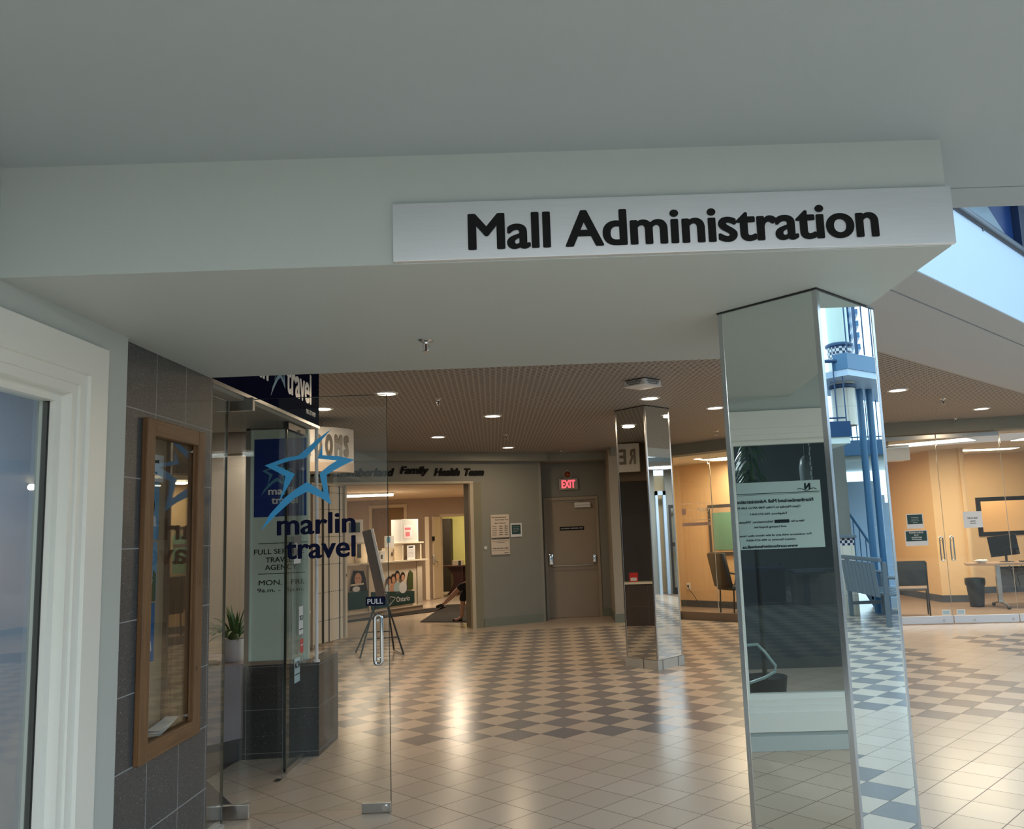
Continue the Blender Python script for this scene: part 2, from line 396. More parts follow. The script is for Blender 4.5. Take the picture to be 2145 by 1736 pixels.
# slab over the viewer, bulkhead, back wall added to block the bright sky
b = MB(); b.box(-5.3, 2.95, -3, 3.135, 2.83, 3.1); b.box(-5.3, 2.95, 3.145, 3.35, 2.83, 3.1); b.box(-5.3, 2.95, 3.13, 3.15, 2.845, 3.1)
struct(b.build('ceiling_front', 'ceilpaint'), 'grey painted ceiling above the entrance')
b = MB(); b.box(-2.0, 1.375, 2.705, 4.50, 2.45, 2.84); struct(b.build('ceiling_bulkhead', 'paint'), 'grey green bulkhead box carrying the metal sign')
b = MB(); b.box(-6, 4.5, -9.2, -9.0, 0, 5.2); b.box(-6.2, -6, -9.2, -3, 0, 5.2); b.box(4.5, 13.2, -9.2, -9.0, 0, 4.2); struct(b.build('wall_sky_block_back', mat('grey sky blocking wall', lin((122, 126, 126)), .7)), 'added unseen wall behind the viewer, blocking the bright sky')
# hall ceiling: border, brown perforated field, groove
zc = 2.94
b = MB()
def flat(b, poly, z0, z1): b.prism(poly, z0, z1)
flat(b, [(1.0, 3.484), (9.3, 11.784), (9.3, 12.15), (1.0, 3.85)], zc, zc+.2)
flat(b, [(1.0, 3.872), (9.3, 12.172), (9.3, 13.4), (1.0, 5.1)], zc, zc+.2)
flat(b, [(1.0, 3.55), (9.3, 11.85), (9.3, 12.3), (1.0, 4.0)], zc+.02, zc+.21)
struct(b.build('ceiling_border', 'taupe'), 'smooth taupe ceiling border beside the atrium')
b = MB(); flat(b, [(1.0, 5.1), (9.3, 13.4), (9.3, 18), (-9, 18), (-9, 4.5), (1.0, 4.5)], zc+.002, zc+.2)
struct(b.build('ceiling_hall', 'perf'), 'brown perforated hall ceiling')
# bright fascia of the floor above, running diagonally
Ff, FL_ = segm((0.9, 3.38), (9.3, 11.78))
b = MB(); b.box(0, FL_, 0, .25, zc+.004, 3.50, Mx=Ff); struct(b.build('wall_fascia', 'fascia'), 'bright white diagonal fascia of the upper floor')
b = MB(); b.cyl((0.9, 3.385, 3.53), (9.3, 11.785, 3.53), .036, n=20)
for k in range(9):
    t = k/8; x = .95+8.3*t; b.cyl((x, x+2.485, 3.48), (x, x+2.485, 3.53), .012)
tag(b.build('handrail', mat('dark blue grey rail', lin((48, 60, 74)), .3), smooth=True), 'dark round rail running along the top of the white diagonal fascia', 'railing')

# far walls
A0, A1, A2, A3 = (-3.95, 13.19), (-1.254, 14.564), (-.269, 15.06), (-5.6, 12.35)
b = MB(); wallseg(b, A1, A2, 0, 2.93, .5); wallseg(b, A3, A1, 2.45, 2.93, .5); wallseg(b, A3, (-4.2, 13.06), 0, 2.5, .5)
struct(b.build('wall_clinic', 'greywall'), 'grey clinic front wall with black lettering')
b = MB(); b.box(-.30, -.22, 15.06, 15.7, 0, 2.93); b.box(-.20, .80, 15.57, 15.7, 2.18, 2.93); b.box(.80, 1.2, 15.57, 15.7, 0, 2.93); b.box(-.3, -.20, 15.57, 15.7, 0, 2.93)
b.box(-.3, 1.2, 15.72, 15.80, 0, 2.93); struct(b.build('wall_exit', 'greywall'), 'taupe wall around the exit door')  # added backing box stops light leaking around the door leaf
b = MB(); b.box(.96, 2.05, 14.4, 15.6, 0, 2.93); struct(b.build('wall_pier', mat('light taupe pier paint', lin((168, 160, 146)), .6)))
b = MB(); wallseg(b, A1, A2, 0, .14, .012, -.012); b.box(.80, .95, 15.555, 15.57, 0, .14); b.box(.945, 1.3, 14.388, 14.4, 0, .14); b.box(.948, .96, 14.4, 15.57, 0, .14)
struct(b.build('baseboard_far', 'greybase'))
# band under the hall ceiling along the far walls
b = MB(); wallseg(b, (-7, 11.6-.05), (-.15, 15.02-.05), 2.80, 2.94, .15, -.12); wallseg(b, (-.2, 15.0), (2.2, 15.0), 2.80, 2.94, .5)
wallseg(b, (1.0, 14.3), (2.0, 14.3), 2.80, 2.94, .3)
wallseg(b, (2.0, 14.45), (3.3, 13.15), 2.76, 2.94, .4); wallseg(b, (3.25, 13.2), (4.95, 12.30), 2.76, 2.94, .3); wallseg(b, (4.9, 12.33), (9, 11.57), 2.76, 2.94, .3)
struct(b.build('trim_band', mat('grey band paint', lin((136, 136, 126)), .6)), 'grey band below the hall ceiling')
b = MB(); b.prism([(6.6, 13.2), (7.0, 13.2), (8.6, 11.3), (8.2, 11.3)], 2.76, 2.95); struct(b.build('trim_beam', 'taupe'))

# ---- sign box and sign
sg = thing('metal_sign', 'long brushed metal sign lettered Mall Administration on the bulkhead', 'sign', (-.50, 2.705, 2.453))
b = MB(); b.box(0, 1.882, -.022, 0, 0, .200, .0015); b.build('sign_plate', 'alu', sg)
text('sign_lettering', 'Mall Administration', 'letter', sg, fr((.249, -.0235, .0), 0) @ Matrix.Translation((0, .029, 0)), w=1.375, h=.126, bold=.030, sp=.99, ext=.002)

# ---- mirror columns
def mirror_column(label, Q, z0, z1, tilebase, mm):
    "Q: the four corners, anticlockwise seen from above"
    cx = sum(q[0] for q in Q)/4; cy = sum(q[1] for q in Q)/4
    t = thing('mirror_column', label, 'column', (cx, cy, 0)); Q = [(x-cx, y-cy) for x, y in Q]
    inset = lambda k: [(x*(1-k), y*(1-k)) for x, y in Q]
    MB().prism(inset(.05), z0, z1).build('core', 'black', t)
    for i in range(4):
        Mx, L_ = segm(Q[i], Q[(i+1) % 4])
        b = MB(); b.box(.019, L_-.019, .002, .009, z0+.004, z1-.006, Mx=Mx); b.build('mirror_panel', mm, t)
    for i in range(4):
        M1, L1 = segm(Q[i], Q[(i+1) % 4]); M0, L0 = segm(Q[i-1], Q[i])
        b = MB(); b.box(0, .021, 0, .006, z0, z1-.004, Mx=M1); b.box(L0-.021, L0, 0, .006, z0, z1-.004, Mx=M0); b.build('corner_trim', 'aluz', t)
    o_ = [(x*1.012, y*1.012) for x, y in Q]; MB().prism(o_, z1-.007, z1).build('top_trim', 'black', t)
    if tilebase: MB().prism([(x*1.045, y*1.045) for x, y in Q], 0, z0).build('base_tile', M['whitetile'], t)
    return t
M['whitetile'] = tile_material('pale base tile', 0, .20, .30, .05, -.15, lin((178, 176, 168)), lin((190, 188, 180)), lin((70, 62, 56)), .008, .2, False)
mirror_column('large near square mirror clad column below the metal sign', [(.732, 3.502), (1.052, 3.155), (1.41, 3.507), (1.09, 3.854)], 0.0, 2.45, False, 'mirror')
mirror_column('far square mirror clad column standing on pale tiles in the hall', [(.76, 9.858), (1.071, 9.471), (1.397, 9.81), (1.086, 10.197)], .10, 2.94, True, 'mirrorw')
# unseen ceiling panel added behind the viewer to light the front
tp = thing('ceiling_light', 'added lit ceiling panel behind the viewer, brightening the front', 'lamp', (.55, -1.5, 2.83))
MB().box(-.64, .64, -.34, .34, -.012, 0).build('frame', 'white', tp); MB().box(-.6, .6, -.3, .3, -.016, -.012).build('diffuser', emat('lit entrance diffuser', (1, .90, .74), 3.0), tp)
lamp('panel_glow', 'AREA', (0, 0, -.04), 250, (.93, .97, 1.0), 1.2, .6, parent=tp)

# ------------------------------------------------------------------ travel agency front
# notice case on the tiled wall
nc = thing('notice_case', 'tall brown wooden glazed notice case set into the dark tiled wall', 'notice board', (-1.83, 4.08, .63))
y0, y1, z0, z1, d, f = -.31, .31, .005, 1.505, .028, .075
def framepart(name, q, m, bev=0):
    b = MB(); b.box(*q, bev); return b.build(name, m, nc)
for q in ((-.155, 0, -.275, -.262, .035, 1.475), (-.155, 0, .262, .275, .035, 1.475)): framepart('case_side', q, 'wood')
for q in ((-.155, 0, -.262, .262, 1.462, 1.475), (-.155, 0, -.262, .262, .035, .048)): framepart('case_side', q, 'woodh')
framepart('door_stile', (0, d, y0, y0+f, z0, z1), 'wood', .005); framepart('door_stile', (0, d, y1-f, y1, z0, z1), 'wood', .005)
framepart('door_rail', (0, d-.001, y0+f, y1-f, z1-f, z1), 'woodh', .005); framepart('door_rail', (0, d-.001, y0+f, y1-f, z0, z0+f), 'woodh', .005)
framepart('inner_bead', (.004, .012, y0+f, y0+f+.014, z0+f, z1-f), 'wood'); framepart('inner_bead', (.004, .012, y1-f-.014, y1-f, z0+f, z1-f), 'wood')
framepart('cork_back', (-.158, -.150, -.262, .262, .048, 1.462), 'cork')
framepart('pane', (-.004, .0, -.25, .25, .06, 1.45), 'glass')
for yy in (y0+f+.025, y1-f-.025):
    for zz in (z0+f+.03, z1-f-.03):
        b = MB(); b.cyl((0, yy, zz), (.006, yy, zz), .009); b.build('screw', 'steel', nc)
def leafprint(name, label, cat, z, w, h, yl, kind, group=None):
    t = thing(name, label, cat, (-1.979, 4.0+yl, .63+z))
    b = MB(); b.prism([(0, 0), (w, 0), (w, h), (0, h)], 0, .0012); b.build('sheet', 'paper' if kind == 'text' else M['print_'+kind], t, Mx=fr((0, 0, 0), 90))
    return t
M['print_sky'] = mat('blue sky print', lin((110, 160, 200)), .4, var=.35, vscale=9)
M['print_blue'] = mat('deep blue print', lin((30, 100, 165)), .4, var=.3, vscale=8)
M['hair'] = mat('brown hair print', lin((52, 34, 26)), .6); M['face'] = mat('face print', lin((206, 158, 132)), .5)
M['foliage'] = mat('foliage print', lin((70, 84, 40)), .6, var=.5, vscale=60); M['whiteprint'] = mat('white print', (.7, .72, .74), .5)
def portrait(t, W, x, z, s, veil=False):
    "printed bust: hair, face and shoulders in frame W"
    def disc(name, m, cx, cz, rx, rz, e, n=20, par=t):
        b = MB(); b.prism([(cx+rx*math.cos(2*math.pi*i/n), cz+rz*math.sin(2*math.pi*i/n)) for i in range(n)], 0, e); return b.build(name, m, par, Mx=W)
    b = MB(); b.prism([(x-.9*s, z-2.0*s), (x+1.0*s, z-2.0*s), (x+.85*s, z-1.15*s), (x+.3*s, z-.85*s), (x-.3*s, z-.85*s), (x-.8*s, z-1.15*s)], 0, .0016); b.build('printed_shoulders', 'whiteprint', t, Mx=W)
    disc('printed_hair', 'hair', x, z-.1*s, .62*s, .85*s, .0018); disc('printed_face', 'face', x-.02*s, z-.05*s, .40*s, .55*s, .0021)
    disc('printed_eye', 'hair', x-.15*s, z+.06*s, .06*s, .035*s, .0024, 8); disc('printed_eye', 'hair', x+.13*s, z+.06*s, .06*s, .035*s, .0024, 8)
    disc('printed_mouth', 'redcard' if not veil else 'hair', x-.02*s, z-.3*s, .15*s, .05*s, .0024, 10)
t = leafprint('notice_sheet', 'white sheet reading Important Notice in the wooden notice case', 'notice', 1.25, .225, .135, .085, 'text')
text('notice_lettering', 'Important', 'letter', t, fr((.0014, .02, .085), 90), w=.155, h=.030, bold=.02)
text('notice_lettering', 'Notice', 'letter', t, fr((.0014, .045, .030), 90), w=.11, h=.028, bold=.02)
t = leafprint('poster', 'pale blue poster of a dark haired woman below the notice sheet', 'poster', .963, .165, .285, .105, 'sky')
portrait(t, fr((.0014, 0, 0), 90), .085, .17, .052); 
t = leafprint('poster', 'sky blue poster of a smiling woman with brown hair, middle of the three', 'poster', .666, .165, .285, .098, 'sky')
portrait(t, fr((.0014, 0, 0), 90), .08, .165, .055); b = MB(); b.prism([(.11, 0), (.155, 0), (.155, .13), (.13, .15), (.115, .08)], 0, .0017); b.build('printed_trees', 'foliage', t, Mx=fr((.0014, 0, 0), 90))
t = leafprint('poster', 'deep blue poster of a woman in white, lowest of the three', 'poster', .38, .165, .278, .088, 'blue')
portrait(t, fr((.0014, 0, 0), 90), .085, .155, .052)
t = thing('leaflet_stack', 'folded white leaflets lying in the bottom of the notice case', 'leaflets', (-1.91, 4.13, .682), 0)
for i in range(3):
    b = MB(); b.box(-.035, .03, 0, .20-.02*i, .004*i, .004*i+.003, Mx=Matrix.Rotation(math.radians(14-4*i), 4, 'X')@Matrix.Translation((0, 0, .008*i))); b.build('leaflet', 'whiteprint', t)

# header sign
hs = thing('fascia_sign', 'dark navy fascia sign lettered marlin travel above the glass door', 'sign', (-1.85, 4.50, 2.46))
b = MB(); b.box(-.14, 0, 0, 2.185, 0, .60, .002); b.build('sign_box', 'navyfascia', hs)
b = MB(); b.box(-.145, .006, 0, 2.19, -.022, 0); b.build('edge_trim', 'aluz', hs)
FS = fr((.002, 0, 0), 90)
text('sign_word', 'travel', 'white', hs, FS @ Matrix.Translation((1.36, .135, 0)), w=.60, h=.235, bold=.03)
text('sign_word', 'marlin', 'white', hs, FS @ Matrix.Translation((.36, .145, 0)), w=.62, h=.235, bold=.03)
star('sign_star', 'logosteel', hs, FS @ Matrix.Translation((1.03, .06, 0)), .40, .42)
text('phone_number', '905-377-0997', 'white', hs, FS @ Matrix.Translation((1.83, .055, 0)), w=.25, h=.036, bold=.01)
b = MB(); b.box(-1.99, -1.86, 4.545, 6.50, 2.415, 2.438); b.box(-2.9, -1.95, 4.545, 6.60, 2.43, 2.6); struct(b.build('trim_header', 'greywall'))

# stone pillar and lit panel
pl = thing('stone_plinth', 'dark terrazzo tiled plinth standing beneath the pale green sign panel', 'plinth', (-2.06, 6.45, 0))
b = MB(); b.box(-.28, .275, 0, .55, 0, .665, .003); b.build('plinth_body', tile_material('dark terrazzo plinth tile', 0, .27, .305, .01, .04, (.03, .031, .033), (.12, .12, .12), (.2, .2, .2), .004), pl)
b = MB(); b.box(-.285, .18, -.004, .55, .665, .682); b.build('plinth_cap', 'aluz', pl)
sp = thing('agency_sign', 'tall pale green panel with blue logo square and opening hours', 'sign', (-2.06, 6.45, .682))
b = MB(); b.box(-.245, .19, .02, .06, .012, 1.735); b.build('panel_face', 'frost', sp)
b = MB(); b.box(-.28, -.245, 0, .08, 0, 1.745); b.box(-.28, .19, 0, .06, 1.735, 1.745); b.box(-.245, .21, 0, .06, 0, .012); b.build('panel_frame', 'aluz', sp)
FP = fr((0, .02, 0), 0)
b = MB(); b.prism([(-.222, 1.07), (.175, 1.07), (.175, 1.665), (-.222, 1.665)], 0, .002); lb = b.build('logo_square', 'logoblue', sp, Mx=FP)
FQ = FP @ Matrix.Translation((0, 0, .002))
text('logo_word', 'marlin', 'white', sp, FQ @ Matrix.Translation((-.115, 1.235, 0)), w=.235, h=.058, bold=.03)
text('logo_word', 'travel', 'white', sp, FQ @ Matrix.Translation((-.09, 1.165, 0)), w=.20, h=.058, bold=.03)
star('logo_star', 'logosteel', sp, FQ @ Matrix.Translation((-.17, 1.23, 0)), .25, .29)
for zz, x0_, x1_ in ((.868, -.185, .185), (.642, -.185, .165)):
    b = MB(); b.box(x0_, x1_, .017, .0195, zz, zz+.005); b.build('ruled_line', 'letter', sp)
M['ink'] = M['letter']
for s_, x_, z_, w_ in (('FULL SERVICE', -.218, .790, .375), ('TRAVEL', -.13, .728, .20), ('AGENCY', -.135, .672, .24), ('MON. - FRI.', -.18, .560, .34), ('9a.m. -  5p.m.', -.19, .500, .35)):
    text('hours_line', s_, 'letter', sp, FP @ Matrix.Translation((x_, z_, 0)), w=w_, h=.038, bold=.006)
b = MB(); b.cyl((-1.81, 6.475, .666), (-1.81, 6.475, 2.41), .013); b.cyl((-1.81, 6.475, .666), (-1.81, 6.475, .68), .025)
tag(b.build('post', 'white', smooth=True), 'slim bright metal post standing on the plinth corner beside the sign panel', 'post')

# fixed glass leaf with dark edge
g2 = thing('glass_side_leaf', 'narrow dark edged glass leaf standing in front of the sign panel', 'glass door', (-1.9, 6.02, 0))
b = MB(); b.box(-.006, .006, .012, .42, .03, 2.35); b.build('pane', 'glassg', g2)
b = MB(); b.box(-.008, .008, 0, .012, .01, 2.36); b.build('edge_seal', 'glassedge', g2)
b = MB(); b.box(-.018, .018, 0, .42, .002, .032); b.build('bottom_rail', 'steel', g2)
b = MB(); b.box(-.018, .018, 0, .42, 2.36, 2.42); b.build('top_rail', 'blackmetal', g2)
def sticker(label, y, z, w, h, m, lines):
    t = thing('sticker', label, 'sticker', (-1.890, y, z))
    b = MB(); b.prism([(0, 0), (w, 0), (w, h), (0, h)], 0, .0008); b.build('label_film', m, t, Mx=fr((0, 0, 0), 90))
    for s_, zz, hh, mm in lines: text('print_line', s_, mm, t, fr((.001, .008, zz), 90), w=w-.016, h=hh, bold=.01)
sticker('pale blue sticker with black lettering, lowest on the narrow glass leaf', 6.20, .56, .13, .17, M['paleblue'] if 'paleblue' in M else M.setdefault('paleblue', mat('pale blue film', lin((170, 196, 204)), .4)), [('ACTA', .10, .045, 'letter'), ('travel agent', .05, .012, 'letter')])
sticker('white and green sticker above the red one on the narrow glass leaf', 6.305, .885, .10, .20, 'whiteprint', [('TICO', .10, .035, 'dkgreen'), ('registered', .03, .012, 'letter')])
sticker('small red and white sticker under the white and green one', 6.335, .75, .075, .10, 'redcard', [('open', .05, .012, 'whiteprint')])
M['yellow'] = mat('yellow film', lin((200, 180, 90)), .5)
t = thing('open_sign', 'small grey Open sign hanging on the narrow glass leaf', 'sign', (-1.888, 6.16, 1.46))
b = MB(); b.prism([(0, 0), (.17, 0), (.17, .135), (0, .135)], 0, .003); b.build('plate', M.setdefault('grey1', mat('grey card', (.12, .12, .13), .5)), t, Mx=fr((0, 0, 0), 90))
text('sign_word', 'Open', 'whiteprint', t, fr((.0035, .03, .04), 90), w=.11, h=.05, bold=.02)
b = MB(); b.prism([(.01, -.06), (.17, -.06), (.17, -.002), (.01, -.002)], 0, .002); b.build('card', 'whiteprint', t, Mx=fr((0, 0, 0), 90))
t = thing('floor_lock_plate', 'small dark metal lock plate set in the floor by the glass leaf', 'lock plate', (-1.893, 5.87, 0))
b = MB(); b.box(-.022, .022, -.035, .035, 0, .003, .001); b.build('plate', 'steel', t); b = MB(); b.cyl((0, 0, .003), (0, 0, .004), .010); b.build('keyhole', 'black', t)

# open glass door
gd = thing('glass_door', 'frameless glass door with blue star logo standing open', 'door', (-1.985, 5.10, 0))
W1 = .985
b = MB(); b.box(.012, W1, -.005, .005, .025, 2.425); b.build('pane', 'glass', gd)
b = MB(); b.box(W1-.0015, W1+.0015, -.0055, .0055, .06, 2.425); b.box(.012, W1, -.0055, .0055, 2.424, 2.427); b.box(.0105, .0135, -.0055, .0055, .1, 2.34); b.build('pane_edge', 'glassedge', gd)
def patch(name, x0, x1, z0, z1, knob=False):
    b = MB(); b.box(x0, x1, -.017, .017, z0, z1, .003); p = b.build(name, 'steel', gd)
    if knob: b = MB(); b.cyl((x1-.035, -.030, (z0+z1)/2), (x1-.035, -.016, (z0+z1)/2), .016); b.build('lock_cylinder', 'chrome', p, True)
patch('patch_fitting', -.005, .18, .006, .082); patch('patch_fitting', W1-.165, W1+.002, .004, .058, True); patch('patch_fitting', .04, .18, 2.355, 2.436)
b = MB(); b.cyl((-.003, 0, 0), (-.003, 0, .01), .014); b.build('pivot', 'black', gd)
Hx = W1-.055
for s_ in (-1,):
    b = MB(); yy = -.045; pts = [(Hx-.02, yy, .87)]
    for k in range(9): a = math.pi+math.pi*k/8; pts.append((Hx+.02*math.cos(a), yy, .85+.02*math.sin(a)))
    for k in range(9): a = math.pi*k/8; pts.append((Hx+.02*math.cos(a), yy, 1.09+.02*math.sin(a)))
    b.tube(pts, .0115, 12, closed=True); h_ = b.build('pull_handle', 'chrome', gd, True)
    for zz in (.86, 1.08): b = MB(); b.cyl((Hx, yy, zz), (Hx, .02, zz), .007); b.build('handle_bolt', 'chrome', h_, True)
b = MB(); b.box(W1-.135, W1-.02, -.0075, -.005, 1.162, 1.214, .0005); pp = b.build('pull_plate', 'navy', gd)
text('plate_word', 'PULL', 'whiteprint', pp, fr((W1-.125, -.0078, 1.172), 0), w=.092, h=.030, bold=.02)
FG = fr((0, -.0055, 0), 0)
star('star_decal', 'starblue', gd, FG @ Matrix.Translation((.231, 1.628, 0)), .558, .595)
text('decal_word', 'marlin', 'navy', gd, FG @ Matrix.Translation((.325, 1.595, 0)), w=.468, h=.128, bold=.026)
text('decal_word', 'travel', 'navy', gd, FG @ Matrix.Translation((.375, 1.452, 0)), w=.418, h=.128, bold=.026)
# sidelight between the tiled wall and the door pivot
sl = thing('glass_sidelight', 'narrow fixed glass strip between the dark tiled wall and the open glass door', 'glass panel', (-1.92, 4.56, 0))
b = MB(); b.box(-.005, .005, .0, .42, .02, 2.40); b.build('pane', 'glass', sl)
b = MB(); b.box(-.0055, .0055, .42, .423, .02, 2.40); b.build('pane_edge', 'glassedge', sl)
b = MB(); b.box(-.018, .018, 0, .42, .001, .02); b.build('channel', 'steel', sl)

# knee wall, ledge, things on the ledge
b = MB(); wallseg(b, (-2.75, 6.03), (-2.345, 6.47), 0, .655, .05, 0); struct(b.build('wall_knee', 'plum'), 'plum grey low wall beside the stone plinth')
b = MB(); b.prism([(-2.77, 6.01), (-2.345, 6.465), (-2.345, 7.1), (-3.6, 7.1), (-3.6, 6.5)], .655, .68); lg = struct(b.build('trim_ledge', 'plum'))
b = MB(); wallseg(b, (-2.76, 6.02), (-2.345, 6.465), 0, .15, .01, -.01); struct(b.build('baseboard_knee', mat('dark grey base', lin((70, 66, 66)), .6)))
b = MB(); b.prism([(-7, 4.3), (-1.99, 4.545), (-1.99, 5.35), (-2.40, 5.95), (-2.36, 6.44), (-7, 9.4)], 0, .004); struct(b.build('floor_carpet', mat('dark agency carpet', lin((84, 78, 80)), .95, bump=.5, bscale=300)))
pt = thing('potted_plant', 'leafy green plant in a white pot on the ledge behind the door', 'plant', (-2.47, 6.62, .68))
b = MB(); b.lathe([(.062, 0), (.078, .02), (.082, .12), (.080, .165), (.074, .165), (.070, .14), (0, .14)], n=28); b.build('pot', 'pot', pt, True)
b = MB()
for i in range(70):
    a = random.uniform(math.pi*.3, math.pi*1.7); L_ = random.uniform(.18, .36); lean = random.uniform(.15, 1.3); wd = random.uniform(.007, .016)
    pts = []
    for k in range(6):
        u = k/5; r = L_*u*lean*.8; z = .13+L_*(u*1.1-.75*u*u*lean)
        pts.append((Vector((r*math.cos(a), r*math.sin(a), z)), wd*math.sin(math.pi*min(1, u*.9+.08))))
    side = Vector((-math.sin(a), math.cos(a), 0)); up = Vector((0, 0, .0012))
    prev = None
    for p, w_ in pts:
        cur = [b.bm.verts.new(p+side*w_-up*3), b.bm.verts.new(p+up), b.bm.verts.new(p-side*w_-up*3), b.bm.verts.new(p-up*2)]
        if prev:
            for q in range(4): b.bm.faces.new((prev[q], prev[(q+1) % 4], cur[(q+1) % 4], cur[q]))
        prev = cur
b.build('foliage', 'leaf', pt, True)
rk = thing('slatted_rack', 'low slatted wooden rack lying on the ledge beside the plant pot', 'rack', (-2.62, 6.42, .68), 45)
for k in range(7): b = MB(); b.box(-.10, .10, -.05+.02*k-.02, -.05+.02*k-.008, .014, .026); b.build('slat', 'woodh', rk)
for xx in (-.085, .085): b = MB(); b.box(xx-.008, xx+.008, -.07, .085, 0, .014); b.build('bearer', 'woodh', rk)
bx = thing('leaflet_box', 'small white leaflet box standing on the slatted rack', 'box', (-2.70, 6.40, .707), 20)
b = MB(); b.box(-.05, .05, -.04, .04, 0, .07, .002); b.build('box_body', 'whiteprint', bx); b = MB(); b.box(-.03, .02, -.0405, -.040, .02, .045); b.build('box_print', 'redcard', bx)

# interior shell of the agency
b = MB(); b.box(-7, -6.9, 4.3, 9.5, 0, 2.95); b.box(-7, -2.9, 9.4, 9.5, 0, 2.95); b.box(-7, -2, 4.3, 4.4, 0, 2.95)
struct(b.build('wall_agency', mat('agency wall', lin((178, 168, 156)), .6)))
b = MB(); b.prism([(-7, 4.4), (-2.05, 4.4), (-2.05, 6.6), (-2.35, 7.05), (-2.85, 9.4), (-7, 9.4)], 2.62, 2.7); struct(b.build('ceiling_agency', mat('agency ceiling', lin((190, 182, 172)), .7)))
b = MB(); b.box(-6.9, -3.9, 9.385, 9.4, 0, .12); b.box(-6.9, -6.885, 4.4, 9.4, 0, .12); struct(b.build('baseboard_agency', 'black'))
bl = None
for i, (x, y) in enumerate([(-3.55, 8.2), (-4.2, 8.6), (-3.0, 7.4), (-4.6, 7.0), (-3.3, 9.1), (-2.7, 5.4)]):
    if bl is None:
        bl = thing('recessed_lamp', 'round recessed ceiling lamp inside the travel agency', 'lamp', (x, y, 2.62), group='recessed lamps inside the travel agency')
        b = MB(); b.lathe([(.085, 0), (.085, -.004), (.065, -.006), (.065, 0)]); b.build('lamp_ring', 'white', bl, True)
        b = MB(); b.lathe([(.064, -.001), (0, -.003)], cap=False); b.build('lamp_lens', 'lens', bl)
        lamp('lamp_light', 'AREA', (0, 0, -.02), 3.5, (1, .88, .74), .12, parent=bl)
    else:
        c = copy_tree(bl); c.location = (x, y, 2.62)
    [o for o in C.objects if o.name.startswith('recessed_lamp')][-1]['label'] = 'round recessed lamp inside the travel agency, ' + ['left of the sign panel top', 'furthest left beside the tiled wall', 'nearest the sign panel', 'over the far left desk area', 'deepest in the shop', 'just inside the glass door'][i]
# dark desk wall seen in the far mirror column
b = MB(); b.box(-3.3, -3.15, 9.7, 10.9, 0, .66); struct(b.build('wall_counter_front', tile_material('dark brown counter tile', 1, .31, .31, .1, 0, lin((64, 50, 44)), lin((74, 58, 50)), lin((96, 84, 76)), .005, .3, False)))
b = MB(); b.box(-3.40, -3.12, 9.65, 10.9, .66, .69); struct(b.build('trim_counter_top', 'creamlam'))
b = MB(); b.box(-5.6, -5.5, 9.5, 12.5, 0, 2.94); b.box(-5.6, -3.9, 11.6, 11.7, 0, 2.94); struct(b.build('wall_counter_back', mat('charcoal grey wall', lin((104, 102, 106)), .6)))
b = MB(); b.box(-3.5, -3.2, 9.5, 11.0, 2.32, 2.94); struct(b.build('wall_counter_header', mat('brown header', lin((92, 74, 56)), .6)))
cd = thing('card_holder', 'red and white card standing on the agency counter, seen in the far mirror', 'card', (-3.25, 10.25, .69), 80)
b = MB(); b.box(-.07, .07, -.004, .004, 0, .15, Mx=Matrix.Rotation(.2, 4, 'X')); b.build('card', 'redcard', cd); b = MB(); b.box(-.05, .05, -.006, -.004, .02, .07, Mx=Matrix.Rotation(.2, 4, 'X')); b.build('card_text', 'whiteprint', cd)

# curved RESTROOMS sign
M['bronze'] = mat('brown bronze letters', lin((112, 104, 94)), .35, .4)
rs = thing('restrooms_sign', 'curved white sign lettered RESTROOMS hanging in the hall beyond the travel agency', 'sign', (-2.93, 9.95, 2.33))
R_ = .62; arc = lambda r, a0, a1, n=30: [(r*math.sin(math.radians(a0+(a1-a0)*k/n)), -r*math.cos(math.radians(a0+(a1-a0)*k/n))) for k in range(n+1)]
b = MB(); b.prism(arc(R_, 80, -70), 0, .50); b.build('sign_drum', mat('white sign enamel', (.62, .60, .58), .4), rs)
b = MB(); b.prism(arc(R_+.003, 80, -70), -.002, .10); b.build('lower_band', mat('pale pink band', lin((196, 178, 162)), .5), rs)
word = 'RESTROOMS'
for i, ch in enumerate(word):
    ph = 64-(8-i)*11.2; wd = {'M': .105, 'E': .075, 'S': .08}.get(ch, .09)
    text('sign_letter', ch, 'bronze', rs, fr((R_*math.sin(math.radians(ph)), -R_*math.cos(math.radians(ph)), 0), ph) @ Matrix.Translation((-wd/2, .165, .004)), w=wd, h=.255, bold=.09, ext=.01)
for xx in (-.25, .25):
    b = MB(); b.cyl((xx, -.1, .50), (xx, -.1, .612), .012); b.build('hanger', 'steel', rs)
rs2 = thing('restrooms_sign', 'white sign lettered RESTROOMS facing the hall, seen only in the far mirror column', 'sign', (-2.97, 10.02, 2.46))
b = MB(); b.box(-.1, 0, 0, 1.2, 0, .46, .004); b.build('sign_box', mat('white sign enamel, side', (.62, .60, .58), .4), rs2)
for i, ch in enumerate(word[:7]):
    text('sign_letter', ch, 'bronze', rs2, fr((.002, .06+.155*i, .12), 90), w=.115, h=.25, bold=.045, ext=.006)
for yy in (.3, .7):
    b = MB(); b.cyl((-.05, yy, .46), (-.05, yy, .48), .012); b.build('hanger', 'steel', rs2)

el = thing('recessed_lamp', 'added round recessed lamp behind the navy fascia sign, brightening the sign panel', 'lamp', (-2.25, 5.35, 2.62), group='recessed lamps inside the travel agency')
b = MB(); b.lathe([(.085, 0), (.085, -.004), (.065, -.006), (.065, 0)]); b.build('lamp_ring', 'white', el, True); b = MB(); b.lathe([(.064, -.001), (0, -.003)], cap=False); b.build('lamp_lens', 'lens', el)
lamp('lamp_light', 'AREA', (0, 0, -.03), 55, (1, .97, .92), .12, parent=el)  # added lamp, brightens the pale green sign panel
